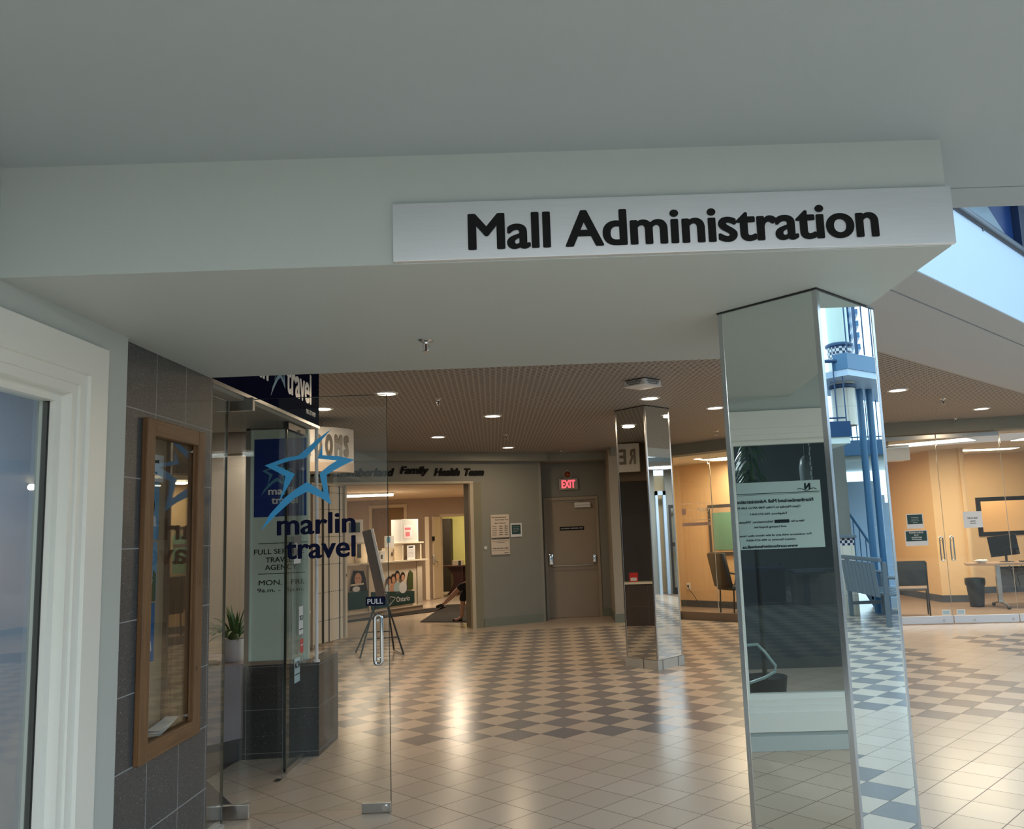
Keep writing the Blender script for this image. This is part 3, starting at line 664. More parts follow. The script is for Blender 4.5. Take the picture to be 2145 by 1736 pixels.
# inner glass partition of the agency
for k, x in enumerate((-3.35, -3.05, -2.78)):
    t = thing('inner_glass_screen', 'tall frameless glass sheet standing inside the travel agency, %s one' % ('left', 'middle', 'right')[k], 'glass screen', (x, 8.6-.15*k, 0))
    b = MB(); b.box(0, .25, -.005, .005, .02, 2.6); b.build('pane', 'glass', t); b = MB(); b.box(.25, .256, -.008, .008, .01, 2.62); b.build('pane_edge', 'steel', t)

b = MB(); b.box(-6.9, -2.75, 7.9, 8.1, 2.40, 2.62); struct(b.build('trim_agency_beam', mat('dark taupe beam', lin((96, 88, 80)), .6)))

# ------------------------------------------------------------------ hall ceiling fittings
def downlight(first=[None], loc=(0, 0, 0), label='', power=12.5, z=2.942):
    if first[0] is None:
        t = thing('downlight', label, 'lamp', (loc[0], loc[1], z), group='round downlights in the hall ceiling')
        b = MB(); b.lathe([(.115, 0), (.112, -.008), (.090, -.010), (.082, -.001)], n=32); b.build('trim_ring', 'white', t, True)
        b = MB(); b.lathe([(.082, -.0015), (.05, -.003), (0, -.0035)], n=32, cap=False); b.build('lamp_lens', 'lens', t, True)
        lamp('lamp_light', 'AREA', (0, 0, -.03), power, (1, .76, .50), .16, parent=t)
        first[0] = t
    else:
        t = copy_tree(first[0]); t.location = (loc[0], loc[1], z); t['label'] = label
    return t
for x, y, l in [(-1.58, 8.045, 'largest left downlight, at the top corner of the open glass door'), (-2.41, 8.85, 'downlight half hidden behind the navy travel agency sign'),
                (-.69, 9.886, 'downlight in the middle of the brown ceiling, left of the far mirror column'), (-1.60, 11.80, 'downlight above the word Northumberland on the clinic wall'),
                (-.716, 13.64, 'downlight nearest the exit door wall, above the white hours board'), (1.08, 8.98, 'downlight right below the white ceiling unit'),
                (1.973, 9.926, 'downlight at the left edge of the near mirror column'), (1.06, 14.68, 'small downlight touching the left edge of the far mirror column'),
                (3.84, 9.08, 'larger downlight right of the near mirror column'), (5.755, 11.0, 'downlight above the glass double doors on the right')]:
    downlight(loc=(x, y), label='round warm '+l)
def sprinkler(name_label, x, y, z, s=1.0, first={}):
    if 't' not in first:
        t = thing('sprinkler', name_label, 'sprinkler', (x, y, z), group='ceiling sprinklers')
        b = MB(); b.lathe([(.036, 0), (.036, -.003), (.028, -.009), (.014, -.013), (.012, -.02), (0, -.02)]); b.build('escutcheon', 'chrome', t, True)
        b = MB()
        for k in (1, -1): b.tube([(.009*k, 0, -.018), (.014*k, 0, -.032), (.011*k, 0, -.045), (.003*k, 0, -.054)], .0028, 8)
        b.build('frame_arms', 'chrome', t, True)
        b = MB(); b.cyl((0, 0, -.02), (0, 0, -.052), .0035); b.build('glass_bulb', mat('dark red bulb', (.06, .01, .01), .1), t)
        b = MB(); b.lathe([(.004, -.052), (.019, -.056), (.019, -.058), (0, -.058)]); b.build('deflector', 'steel', t)
        first['t'] = t
    else:
        t = copy_tree(first['t']); t.location = (x, y, z); t['label'] = name_label
    t.scale = (s, s, s)
sprinkler('chrome sprinkler head in the soffit under the bulkhead, nearest of all', -.562, 3.80, 2.45)
for x, y, l in [(-1.138, 8.476, 'right of the open glass door'), (-.642, 11.831, 'between two downlights in the hall middle'), (.153, 14.484, 'above the exit door'), (2.455, 12.393, 'left of the near mirror column'),
                (4.726, 9.901, 'between the two right hand downlights'), (5.881, 12.0, 'above the glass double doors')]:
    sprinkler('small brown sprinkler head in the brown ceiling '+l, x, y, 2.942, 1.2)
ap = thing('ceiling_unit', 'white square louvred unit mounted on the brown ceiling before the far mirror column', 'ceiling unit', (.885, 7.86, 2.942), 45)
b = MB(); b.box(-.115, .115, -.115, .115, -.008, 0); b.build('mount_plate', 'black', ap)
b = MB(); b.box(-.125, .125, -.125, .125, -.058, -.008, .012); b.build('housing', 'white', ap, True)
b = MB(); b.box(-.131, .131, -.131, .131, -.066, -.056, .004); b.build('base_lip', 'white', ap, True)
for i in range(4):
    Mx = Matrix.Rotation(math.pi/2*i, 4, 'Z'); b = MB()
    for k in range(14): b.box(-.09+.013*k, -.083+.013*k, -.1262, -.124, -.038, -.016, Mx=Mx)
    b.box(-.07, .07, -.1262, -.124, -.05, -.044, Mx=Mx)
    tag(b.build('louvre', 'black', ap), '', '')
for o in ap.children:
    for k in ('label', 'category'):
        if k in o: del o[k]

# ------------------------------------------------------------------ clinic front
T27 = math.degrees(math.atan2(15.06-14.564, -.269+1.254))
A1v = Vector((-1.254, 14.564, 0)); U27 = Vector((math.cos(math.radians(T27)), math.sin(math.radians(T27)), 0))
def onw(s, z): return A1v+U27*s+Vector((0, 0, z))+Vector((math.sin(math.radians(T27)), -math.cos(math.radians(T27)), 0))*.003
FW = lambda s, z: fr(onw(s, z), T27)
cl = thing('clinic_lettering', 'black raised italic lettering Northumberland Family Health Team on the clinic wall', 'lettering', onw(-2.85, 2.56), T27)
def wl(name, s_, x, w, h, bold):
    text(name, s_, 'letter', cl, fr((x, 0, 0), 0), w=w, h=h, bold=bold, shear=.28, ext=.02)
for w_ in (('Northumberland', .0, 1.33, .135), ('Family', 1.42, .50, .165), ('Health', 2.01, .46, .135), ('Team', 2.55, .36, .130)): wl('lettering_word', *w_, .055)
# opening head, jamb, door track
b = MB(); Mx, L_ = segm(A1, A2)
b.box(-.16, 0, .0, .42, 0, 2.45, Mx=Mx); b.box(-2.9, -.10, .02, .10, 2.435, 2.46, Mx=Mx); struct(b.build('trim_jamb', mat('olive grey jamb', lin((128, 124, 104)), .5)))
b = MB(); b.box(-.21, -.15, -.02, .06, 0, 2.44, Mx=Mx); b.box(-3.0, -.15, -.03, .0, 2.43, 2.47, Mx=Mx); struct(b.build('trim_track', mat('cream track', lin((190, 178, 154)), .4)))
# folding gate
fg = thing('folding_gate', 'beige folding accordion gate stacked open at the left of the clinic entrance', 'gate', (-3.66, 12.80, 0), math.degrees(math.atan2(.90, .26)))
M['gate'] = mat('beige gate laminate', lin((222, 212, 196)), .5)
NS = 17
for k in range(NS):
    b = MB(); x = .02+.052*k
    Mx2 = Matrix.Translation((x, 0, 0)) @ Matrix.Rotation(math.radians(28 if k % 2 else -28), 4, 'Z')
    b.box(-.030, .030, -.004, .004, .035, 2.40, Mx=Mx2); p = b.build('gate_slat', 'gate', fg)
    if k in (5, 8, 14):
        b = MB(); b.box(x-.004+.026, x+.004+.026, -.03, .0, .03, 2.41); b.build('gap_shadow_strip', 'black', fg)  # black strips stand in for the shaded gaps between slats
for zz in (.36, .78, 1.20, 1.62, 2.04, 2.30):
    b = MB()
    for k in range(NS): b.cyl((.02+.052*k, -.026, zz), (.02+.052*k, -.016, zz), .0055, n=6)
    b.build('rivet_row', 'black', fg)
b = MB(); b.box(.93, .99, -.035, .035, .03, 2.41, .004); b.build('lead_post', 'gate', fg)
b = MB(); b.tube([(.96, -.05, 1.0+.018*math.sin(a)) if 0 else (.96+.018*math.cos(a), -.042, 1.0+.018*math.sin(a)) for a in [k*math.pi/6 for k in range(11)]], .004, 6); b.build('pull_ring', 'black', fg)
b = MB(); b.box(-.02, 1.0, -.02, .02, 2.41, 2.44); b.box(0, .02, -.03, .03, 0, 2.41); b.build('top_rail', 'gate', fg)

# wall boards
hb = thing('hours_board', 'tall white clinic hours board on the grey wall left of the exit door', 'sign', onw(.155, 1.20), T27)
b = MB(); b.box(0, .345, -.022, 0, 0, .685, .002); b.build('board', M.setdefault('board', mat('off white board', lin((205, 192, 178)), .5)), hb)
lw = lambda s_, x, z, w, h, bo=.0, par=hb, m='letter', yy=-.0225: text('board_line', s_, m, par, fr((x, yy, z), 0), w=w, h=h, bold=bo)
lw('Northumberland', .02, .625, .27, .03); lw('Family Health Team', .085, .578, .24, .028); lw('Hours of Operation', .07, .525, .21, .022, .03)
for i, (d_, t_) in enumerate([('Monday', '8:00am  -  4:00pm'), ('Tuesday', '8:00am  -  7:00pm'), ('Wednesday', '8:00am  -  8:00pm'), ('Thursday', '8:00am  -  4:00pm'), ('Friday', '8:00am  -  4:00pm')]):
    lw(d_, .025, .475-.037*i, .08+.012*(i == 2), .02); lw(t_, .155, .475-.037*i, .165, .019, .03)
b = MB(); b.box(.008, .337, -.0235, -.022, .262, .29); bb = b.build('board_band', 'letter', hb); lw('Please respect the privacy of others', .02, .27, .30, .012, 0, bb, 'whiteprint', -.024)
lw('for urgent care outside these hours please call', .02, .225, .30, .014); lw('or visit the hospital', .10, .198, .15, .014, .02)
lw('An after hours clinic is available', .02, .10, .30, .016, .03); b = MB(); b.box(.01, .335, -.0232, -.022, .07, .073); b.build('board_rule', 'letter', hb); lw('Ontario', .24, .02, .08, .018, .02)
nb = thing('framed_notice', 'small white framed teal notice beside the hours board', 'notice', onw(.53, 1.49), T27)
b = MB(); b.box(0, .215, -.012, 0, 0, .235, .002); b.build('frame', 'whiteprint', nb); b = MB(); b.box(.02, .19, -.0135, -.012, .045, .21); b.build('print', 'dkgreen', nb)
for i, s_ in enumerate(['No scent policy', 'for the comfort', 'of all our patients', 'thank you']): text('notice_line', s_, 'whiteprint', nb, fr((.05, -.014, .165-.025*i), 0), w=.11-.04*(i == 3), h=.012)
ls = thing('door_switch', 'small white switch on the wall left of the hours board', 'switch', onw(.03, 1.30), T27)
b = MB(); b.box(0, .05, -.012, 0, 0, .05, .003); b.build('plate', 'white', ls); b = MB(); b.box(.022, .04, -.016, -.012, .018, .035); b.build('rocker', 'steel', ls)

# ------------------------------------------------------------------ exit door
b = MB(); b.box(-.20, -.148, 15.545, 15.60, 0, 2.175); b.box(.752, .805, 15.545, 15.60, 0, 2.175); b.box(-.148, .752, 15.545, 15.60, 2.115, 2.175)
dr = struct(b.build('door_1', M.setdefault('frametan', mat('tan door frame paint', lin((158, 146, 128)), .45))), 'tan steel exit door with push bar')
b = MB(); b.box(-.147, .751, 15.575, 15.61, .004, 2.114, .001); b.build('door_leaf', 'doorpaint', dr)
b = MB(); b.tube([(-.085, 15.52, .955), (-.085, 15.495, .935), (-.06, 15.49, .93), (.68, 15.49, .93), (.70, 15.495, .935), (.70, 15.52, .955)], .011, 10); b.build('push_bar', 'steel', dr, True)
for x, z0_, z1_, w_ in ((-.10, .95, 1.16, .042), (.70, .97, 1.12, .034)):
    b = MB(); b.box(x-w_, x+w_, 15.515, 15.576, z0_, z1_, .012); b.build('bar_housing', 'chrome', dr, True)
b = MB(); b.box(.37, .665, 15.50, 15.575, 1.975, 2.065, .006); c_ = b.build('door_closer', 'white', dr); b = MB(); b.box(.37, .665, 15.498, 15.50, 2.012, 2.016); b.build('closer_groove', 'black', c_)
b = MB(); b.tube([(.50, 15.53, 2.07), (.47, 15.50, 2.09), (.20, 15.54, 2.10)], .008, 6); b.build('closer_arm', 'steel', dr)
b = MB(); b.box(.085, .535, 15.571, 15.576, 1.565, 1.632, .001); pq = b.build('door_plaque', 'letter', dr)
text('plaque_word', 'AUTHORIZED  PERSONNEL  ONLY', 'whiteprint', pq, fr((.105, 15.5705, 1.588), 0), w=.41, h=.022, bold=.01)
ex = thing('exit_sign', 'white boxed sign with lit pink red EXIT letters above the exit door', 'exit sign', (.105, 15.57, 2.305))
b = MB(); b.box(0, .345, -.07, 0, 0, .205, .004); b.build('sign_box', mat('grey sign case', lin((170, 160, 154)), .4), ex)
text('exit_word', 'EXIT', 'exitred', ex, fr((.045, -.071, .032), 0), w=.255, h=.145, bold=.045)
fb = thing('fire_bell', 'round amber warning beacon above the exit sign', 'alarm', (.268, 15.57, 2.59))
b = MB(); b.lathe([(.062, 0), (.062, .02), (.05, .035), (.03, .05), (0, .055)], Mx=Matrix.Rotation(math.pi/2, 4, 'X')); b.build('dome', mat('amber lens', (.30, .07, .015), .25), fb, True)
b = MB(); b.lathe([(.070, 0), (.070, .010), (0, .010)], Mx=Matrix.Rotation(math.pi/2, 4, 'X')); b.cyl((0, -.01, .06), (0, -.01, .085), .012); b.build('rim', 'steel', fb)

# ------------------------------------------------------------------ easel
ea = thing('easel_sign', 'wooden backed display board standing on black folding metal legs', 'easel', (-2.42, 11.7, 0))
Mb = Matrix.Translation((-.115, 0, .92)) @ Matrix.Rotation(math.radians(-14), 4, 'Y') @ Matrix.Rotation(math.radians(72), 4, 'Z')
# board seen almost edge on: side panel and bright front edge
Q = [(-.205, 0, 1.655), (-.075, -.02, 1.695), (.09, -.02, .94), (.115, 0, .76), (.0, 0, .70)]
b = MB()
v = lambda x, y, z: b.bm.verts.new((x, y, z))
P4 = [(-.207, 1.66), (-.082, 1.69), (.098, .76), (-.012, .74)]
f0 = [v(x, -.10+.0, z) for x, z in P4]; f1 = [v(x+.004, -.06, z) for x, z in P4]
b.bm.faces.new(f0); b.bm.faces.new(f1[::-1])
for i in range(4): b.bm.faces.new((f0[i], f0[(i+1) % 4], f1[(i+1) % 4], f1[i]))
b.build('board_box', M.setdefault('walnut', wood_material('walnut board', (.11, .062, .036), (.18, .11, .065), 2)), ea)
b = MB(); P5 = [(-.088, 1.69), (-.056, 1.696), (.098, .975), (.068, .965)]
f0 = [b.bm.verts.new((x, -.118, z)) for x, z in P5]; f1 = [b.bm.verts.new((x, -.085, z)) for x, z in P5]
b.bm.faces.new(f0); b.bm.faces.new(f1[::-1])
for i in range(4): b.bm.faces.new((f0[i], f0[(i+1) % 4], f1[(i+1) % 4], f1[i]))
b.build('white_panel', mat('white panel', (.85, .86, .88), .4), ea)
def leg(pts): b = MB(); b.tube(pts, .012, 8); b.build('leg', 'blackmetal', ea, True)
leg([(-.02, .25, .82), (-.40, .31, .012)]); leg([(-.02, -.05, .82), (-.20, -.31, .012)])
b = MB(); b.tube([(.04, .25, .80), (.12, .35, .02), (.33, -.08, .012), (.08, -.05, .80)], .012, 8); b.build('leg', 'blackmetal', ea, True)
b = MB(); b.cyl((-.28, .29, .28), (.08, .29, .28), .008); b.build('cross_bar', 'blackmetal', ea); b = MB(); b.cyl((-.13, -.21, .24), (.26, -.08, .24), .008); b.build('cross_bar', 'blackmetal', ea)
b = MB(); b.tube([(-.16, .27, .60), (-.06, .0, .52)], .008, 6); b.build('brace', 'blackmetal', ea)
b = MB(); b.cyl((.09, -.125, .80), (.09, -.10, .80), .012); b.build('hinge_bolt', 'chrome', ea)

# ------------------------------------------------------------------ clinic interior
b = MB(); b.box(-6.5, -4.75, 22, 22.1, 0, 2.6); b.box(-3.87, -2.93, 22, 22.1, 0, 2.6); b.box(-4.75, -3.87, 22, 22.1, 2.36, 2.6); b.box(-2.93, -2.12, 22, 22.1, 2.08, 2.6); b.box(-2.12, -.7, 22, 22.1, 0, 2.6)
b.box(-.78, -.68, 15.1, 22, 0, 2.6); b.box(-6.6, -6.5, 12.5, 22, 0, 2.9); b.box(-6.5, -4.2, 13.4, 13.5, 0, 2.6)
struct(b.build('wall_clinic_inner', 'fhtwall'))
b = MB(); b.prism([(-6.5, 12.2), (-3.9, 13.5), (-1.35, 14.8), (-.7, 15.1), (-.7, 27), (-6.5, 27)], 2.55, 2.62); struct(b.build('ceiling_clinic', mat('clinic ceiling', lin((226, 204, 176)), .7)))
b = MB(); b.box(-4.6, -3.7, 24.9, 25, 0, 2.55); b.box(-3.3, -1.6, 24.9, 25, 0, 2.55); struct(b.build('wall_clinic_hallway', mat('yellow green corridor wall', lin((206, 200, 130)), .6)))
b = MB(); b.box(-3.35, -3.25, 22.1, 25, 0, 2.55); b.box(-1.6, -1.5, 22.1, 25, 0, 2.55); struct(b.build('wall_clinic_side', mat('cream corridor wall', lin((226, 212, 168)), .6)))
b = MB(); b.box(-2.98, -2.92, 21.98, 22.02, 0, 2.05); b.box(-2.13, -2.08, 21.98, 22.02, 0, 2.05); b.box(-2.98, -2.08, 21.98, 22.02, 2.05, 2.12); b.box(-4.80, -4.72, 21.97, 22.03, 0, 2.34); b.box(-3.90, -3.82, 21.97, 22.03, 0, 2.34); b.box(-4.8, -3.82, 21.97, 22.03, 2.34, 2.42)
struct(b.build('trim_clinic_doors', mat('cream door trim', lin((206, 190, 162)), .45)))
b = MB(); b.box(-4.74, -3.88, 22.03, 22.08, 0, 2.35); struct(b.build('door_2', wood_material('oak door', (.20, .12, .05), (.32, .20, .09), 2)))
b = MB(); b.box(-.0, .42, -.022, .022, .01, 2.06, .002, Mx=Matrix.Translation((-2.97, 21.95, 0)) @ Matrix.Rotation(math.radians(252), 4, 'Z'))
d3 = struct(b.build('door_3', M.setdefault('doorcream', mat('cream door', lin((226, 210, 186)), .4))), 'open cream clinic door')
b = MB(); b.box(-3.26, -3.16, 21.3, 21.345, .01, 2.06, .002); b.build('door_leaf', 'doorcream', d3)
b = MB(); b.tube([(-3.05, 21.5, 1.0), (-3.0, 21.35, .93), (-2.96, 21.45, .93), (-2.98, 21.6, .98)], .014, 8); b.build('door_handle', 'chrome', d3, True)
b = MB(); b.box(-3.10, -3.04, 21.44, 21.50, .90, 1.10, .01); b.build('bar_housing', 'steel', d3)
b = MB(); b.box(-3.10, -3.04, 21.40, 21.48, 1.45, 1.56); b.build('door_label', 'letter', d3)
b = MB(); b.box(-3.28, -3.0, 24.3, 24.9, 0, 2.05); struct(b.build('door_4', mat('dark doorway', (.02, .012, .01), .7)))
# counter
ct = thing('reception_counter', 'cream reception counter with teal Ontario poster band inside the clinic', 'counter', (-4.09, 16.85, 0), 56.9)
cb = lambda n, q, m, par=ct, bev=0: MB().box(*q, bev).build(n, m, par)
cb('counter_body', (-1.2, 2.12, .02, .55, .10, 1.05), 'creamlam'); cb('counter_top', (.33, 2.26, -.06, .62, 1.05, 1.085), 'creamlam', bev=.006); cb('counter_top', (-1.2, .33, -.03, .60, 1.045, 1.07), 'creamlam')
cb('kick_base', (-1.2, 2.14, 0, .55, 0, .10), 'fhtwall'); cb('base_mould', (-1.2, 2.15, -.012, .02, .10, .125), 'creamlam'); cb('end_pilaster', (1.98, 2.13, 0, .55, .125, 1.05), 'creamlam'); cb('corner_strip', (.53, .57, -.02, .02, .125, 1.45), 'creamlam')
cb('upper_shelf', (-1.2, .50, .0, .40, 1.47, 1.50), 'creamlam', bev=.004); cb('upper_back', (-1.2, .50, .36, .40, 1.07, 1.47), 'creamlam')
cb('side_shelf', (1.52, 2.20, .0, .45, 1.43, 1.46), 'creamlam', bev=.004); cb('side_shelf_leg', (1.54, 1.58, .02, .42, 1.085, 1.43), 'creamlam'); cb('side_shelf_leg', (2.10, 2.14, .02, .42, 1.085, 1.43), 'creamlam'); cb('side_shelf_back', (1.54, 2.14, .38, .42, 1.085, 1.43), 'creamlam')
cb('poster_band', (0, .51, -.006, .0, .20, .54), 'dkgreen'); b = MB(); b.prism([(.60, .15), (1.87, .17), (1.87, .42), (.60, .50)], 0, .006); b.build('poster_band', 'dkgreen', ct, Mx=fr((0, .0, 0), 0))
text('poster_word', 'Ontario', 'whiteprint', ct, fr((1.32, -.007, .235), 0), w=.40, h=.105, bold=.01)
b = MB(); b.tube([(1.13, -.008, .36), (1.29, -.008, .33), (1.20, -.008, .25), (1.10, -.008, .17), (1.16, -.008, .26), (1.12, -.008, .34)], .006, 5); b.build('poster_emblem', 'whiteprint', ct)
FC = fr((0, -.001, 0), 0)
def cdisc(n, m, x, z, rx, rz, e, k=18):
    b = MB(); b.prism([(x+rx*math.cos(2*math.pi*i/k), z+rz*math.sin(2*math.pi*i/k)) for i in range(k)], 0, e); b.build(n, m, ct, Mx=FC)
b = MB(); b.prism([(.03, .56), (.50, .53), (.46, .78), (.40, .93), (.13, .95), (.08, .78)], 0, .004); b.build('printed_hair', 'black', ct, Mx=FC)
cdisc('printed_face', 'face', .25, .78, .095, .125, .006); cdisc('printed_collar', 'whiteprint', .20, .59, .10, .055, .006); b = MB(); b.prism([(.04, .655), (.40, .665), (.40, .70), (.04, .69)], 0, .008); b.build('printed_bar', 'creamlam', ct, Mx=FC)
for ex_ in (.21, .29): cdisc('printed_eye', 'hair', ex_, .80, .018, .008, .008, 8)
for i, (x, z, hs_, sh) in enumerate([(1.12, .66, 'hair', 'whiteprint'), (1.24, .70, 'hair', 'face'), (1.36, .76, 'black', 'paleblue'), (1.52, .72, 'black', 'whiteprint')]):
    cdisc('printed_shoulders', sh, x, .52, .12, .12, .003+.001*i); cdisc('printed_hair', hs_, x, z+.03, .068, .09, .005+.001*i); cdisc('printed_face', 'face', x, z, .050, .068, .007+.001*i)
b = MB(); b.prism([(1.66, .46), (1.84, .46), (1.84, .80), (1.74, .88), (1.68, .7)], 0, .002); b.build('printed_foliage', 'foliage', ct, Mx=FC)
def desk_item(name, label, cat, x, y, z, rz=0): 
    c, s_ = math.cos(math.radians(56.9)), math.sin(math.radians(56.9))
    return thing(name, label, cat, (-4.09+c*x-s_*y, 16.85+s_*x+c*y, z), 56.9+rz)
M['acryl'] = glass('acrylic sheet', (.90, .93, .92), .8)
t = desk_item('acrylic_screen', 'white framed acrylic screen box with a pink flyer standing on the counter end shelf', 'screen', 1.56, .05, 1.462)
b = MB(); b.box(0, .02, 0, .3, 0, .49); b.box(.50, .52, 0, .3, 0, .49); b.box(0, .52, 0, .3, .475, .49); b.build('screen_frame', 'whiteprint', t); b = MB(); b.box(.02, .50, .0, .006, 0, .475); b.build('screen_sheet', mat('pale grey acrylic', lin((196, 200, 196)), .2), t)
b = MB(); b.box(.07, .33, -.004, -.001, .08, .36); b.build('flyer', mat('pink flyer', lin((236, 205, 208)), .6), t); b = MB(); b.box(.10, .28, -.006, -.004, .26, .31); b.box(.12, .25, -.006, -.004, .12, .22); b.build('flyer_print', mat('rose print', lin((200, 110, 120)), .6), t)
t = desk_item('notice_card', 'white notice with a black heading beneath the counter end shelf', 'notice', 1.70, .03, 1.087); b = MB(); b.box(0, .25, 0, .004, 0, .31); b.build('sheet', 'paper', t); b = MB(); b.box(.05, .19, -.002, 0, .25, .28); b.build('heading', 'letter', t)
for k in range(6): b = MB(); b.box(.03, .21, -.0015, 0, .21-.03*k, .215-.03*k); b.build('text_row', 'steel', t)
t = desk_item('teal_notice', 'teal notice in a white stand on the upper shelf at the clinic counter', 'notice', .10, .10, 1.50); b = MB(); b.box(-.35, .40, .0, .012, 0, .46, .002); b.build('stand', 'whiteprint', t); b = MB(); b.box(.02, .31, -.003, 0, .20, .40); b.build('print', 'dkgreen', t)
t = desk_item('brochure', 'blue and white brochure in a clear holder on the clinic counter', 'brochure', 1.20, .12, 1.087); b = MB(); b.box(0, .22, .02, .08, .28, .52); b.build('cover', 'whiteprint', t); b = MB(); b.box(.01, .11, .016, .02, .38, .50); b.build('cover_photo', 'logosteel', t); b = MB(); b.box(-.02, .24, .03, .14, 0, .27, .004); b.build('holder', 'creamlam', t); b = MB(); b.box(.15, .18, .024, .03, .10, .17); b.build('slot', 'black', t)
t = desk_item('hand_pump', 'white dispenser with a black slot on the clinic counter', 'dispenser', .98, .10, 1.087); b = MB(); b.box(0, .13, 0, .08, 0, .22, .006); b.build('body', 'whiteprint', t); b = MB(); b.box(.02, .06, -.003, 0, .05, .14); b.build('slot', 'black', t)
t = desk_item('sign_holder', 'framed card with round emblem on the clinic counter behind the easel board', 'card', .74, .20, 1.087); b = MB(); b.box(0, .20, .0, .01, 0, .34); b.build('card', 'creamlam', t); b = MB(); b.box(.02, .19, -.002, 0, .30, .325); b.build('card_heading', 'black', t); b = MB(); b.lathe([(.09, 0), (.09, .01), (.07, .01), (.07, 0)], Mx=Matrix.Translation((.10, 0, .44)) @ Matrix.Rotation(math.pi/2, 4, 'X'), cap=False); b.build('ring', 'steel', t)
t = desk_item('file_cabinet', 'cream desk cabinet with red stripe behind the easel board', 'cabinet', .53, .36, 1.087); b = MB(); b.box(0, .36, 0, .25, 0, .62, .01); b.build('body', 'creamlam', t); b = MB(); b.box(.05, .16, -.003, 0, .1, .38); b.build('window', 'black', t); b = MB(); b.box(0, .35, -.003, 0, .56, .585); b.build('stripe', 'redcard', t)
t = desk_item('shelf_notice', 'framed white notice with dark heading on the front of the left counter', 'notice', -.10, .34, 1.10); b = MB(); b.box(0, .33, .0, .012, 0, .32); b.build('sheet', 'paper', t); b = MB(); b.box(.06, .26, -.003, 0, .24, .275); b.build('heading', 'letter', t)
for k in range(5): b = MB(); b.box(.05, .25, -.002, 0, .20-.03*k, .206-.03*k); b.build('text_row', 'steel', t)
# strip light, mats, bits
st = thing('strip_light', 'long lit fluorescent ceiling light inside the clinic', 'lamp', (-4.1, 18.4, 2.549), 8)
b = MB(); b.box(-.62, .62, -.12, .12, -.035, 0, .01); b.build('housing', 'white', st); b = MB(); b.box(-.60, .60, -.10, .10, -.075, -.035, .012); b.build('diffuser', 'strip', st)
lamp('strip_glow', 'AREA', (0, 0, -.12), 62, (1, .82, .58), 1.2, .3, parent=st)
lamp('clinic_lamp', 'AREA', (-2.2, 18.5, 2.5), 60, (1, .82, .60), .4)
lamp('corridor_fill', 'AREA', (-2.6, 23.5, 2.5), 30, (1, .88, .62), .5)
for n_, l_, pg in (('floor_mat', 'dark brown entrance mat lying under the seated person', [(-2.56, 15.94), (-1.55, 15.5), (-1.35, 19.6), (-2.55, 19.6)]), ('floor_mat', 'dark mat lying along the foot of the reception counter', [(-4.2, 16.3), (-2.55, 18.0), (-2.45, 19.0), (-2.95, 18.75), (-4.4, 16.6)])):
    b = MB(); b.prism(pg, .002, .010); tag(b.build(n_, M.setdefault('mat', mat('dark brown mat', (.016, .011, .009), .95, bump=.5, bscale=300))), l_, 'mat')
tb = thing('side_table', 'dark cherry table with curved waisted base in the clinic back room', 'table', (-2.5, 22.9, 0))
b = MB(); b.box(-.62, .62, -.35, .35, .74, .775, .004); b.build('tabletop', 'burg', tb)
prof = [(-.45, 0), (.45, 0), (.33, .14), (.26, .32), (.27, .5), (.40, .70), (.42, .74), (-.42, .74), (-.40, .70), (-.27, .5), (-.26, .32), (-.33, .14)]
b = MB(); b.prism([(x, z*1) for x, z in prof], -.015, .015, Mx=Matrix.Rotation(math.pi/2, 4, 'X')); b.build('base_panel', 'burg', tb)
b = MB(); b.prism([(x*.6, z) for x, z in prof], -.0149, .0149, Mx=Matrix.Rotation(math.pi/2, 4, 'Z') @ Matrix.Rotation(math.pi/2, 4, 'X')); b.build('base_panel', 'burg', tb)
bxx = thing('tissue_box', 'cream box standing on the dark cherry table', 'box', (-2.62, 22.75, .775)); b = MB(); b.box(-.14, .14, -.08, .08, 0, .13, .004); b.build('carton', 'creamlam', bxx); b = MB(); b.box(.02, .09, -.082, -.08, 0, .12); b.build('carton_print', 'black', bxx)

# ------------------------------------------------------------------ seated person
def skin_mesh(name, nodes, edges, m, parent, sub=2):
    me = bpy.data.meshes.new(name); me.from_pydata([n[:3] for n in nodes], edges, []); o = bpy.data.objects.new(name, me); C.objects.link(o)
    md = o.modifiers.new('skin', 'SKIN'); 
    for i, n in enumerate(nodes):
        r = n[3]; me.skin_vertices[0].data[i].radius = (r, r if len(n) < 5 else n[4])
    me.skin_vertices[0].data[0].use_root = True
    s_ = o.modifiers.new('sub', 'SUBSURF'); s_.levels = sub; s_.render_levels = sub
    me.materials.append(M[m])
    dg = bpy.context.evaluated_depsgraph_get(); dg.update(); me2 = bpy.data.meshes.new_from_object(o.evaluated_get(dg))
    C.objects.unlink(o); bpy.data.objects.remove(o)
    for p in me2.polygons: p.use_smooth = True
    o2 = bpy.data.objects.new(name, me2); C.objects.link(o2)
    if parent: o2.parent = parent
    return o2
pe = thing('person', 'seated person in black clothes with crossed bare legs and black shoes, mostly behind the wall', 'person', (-1.33, 15.72, 0))
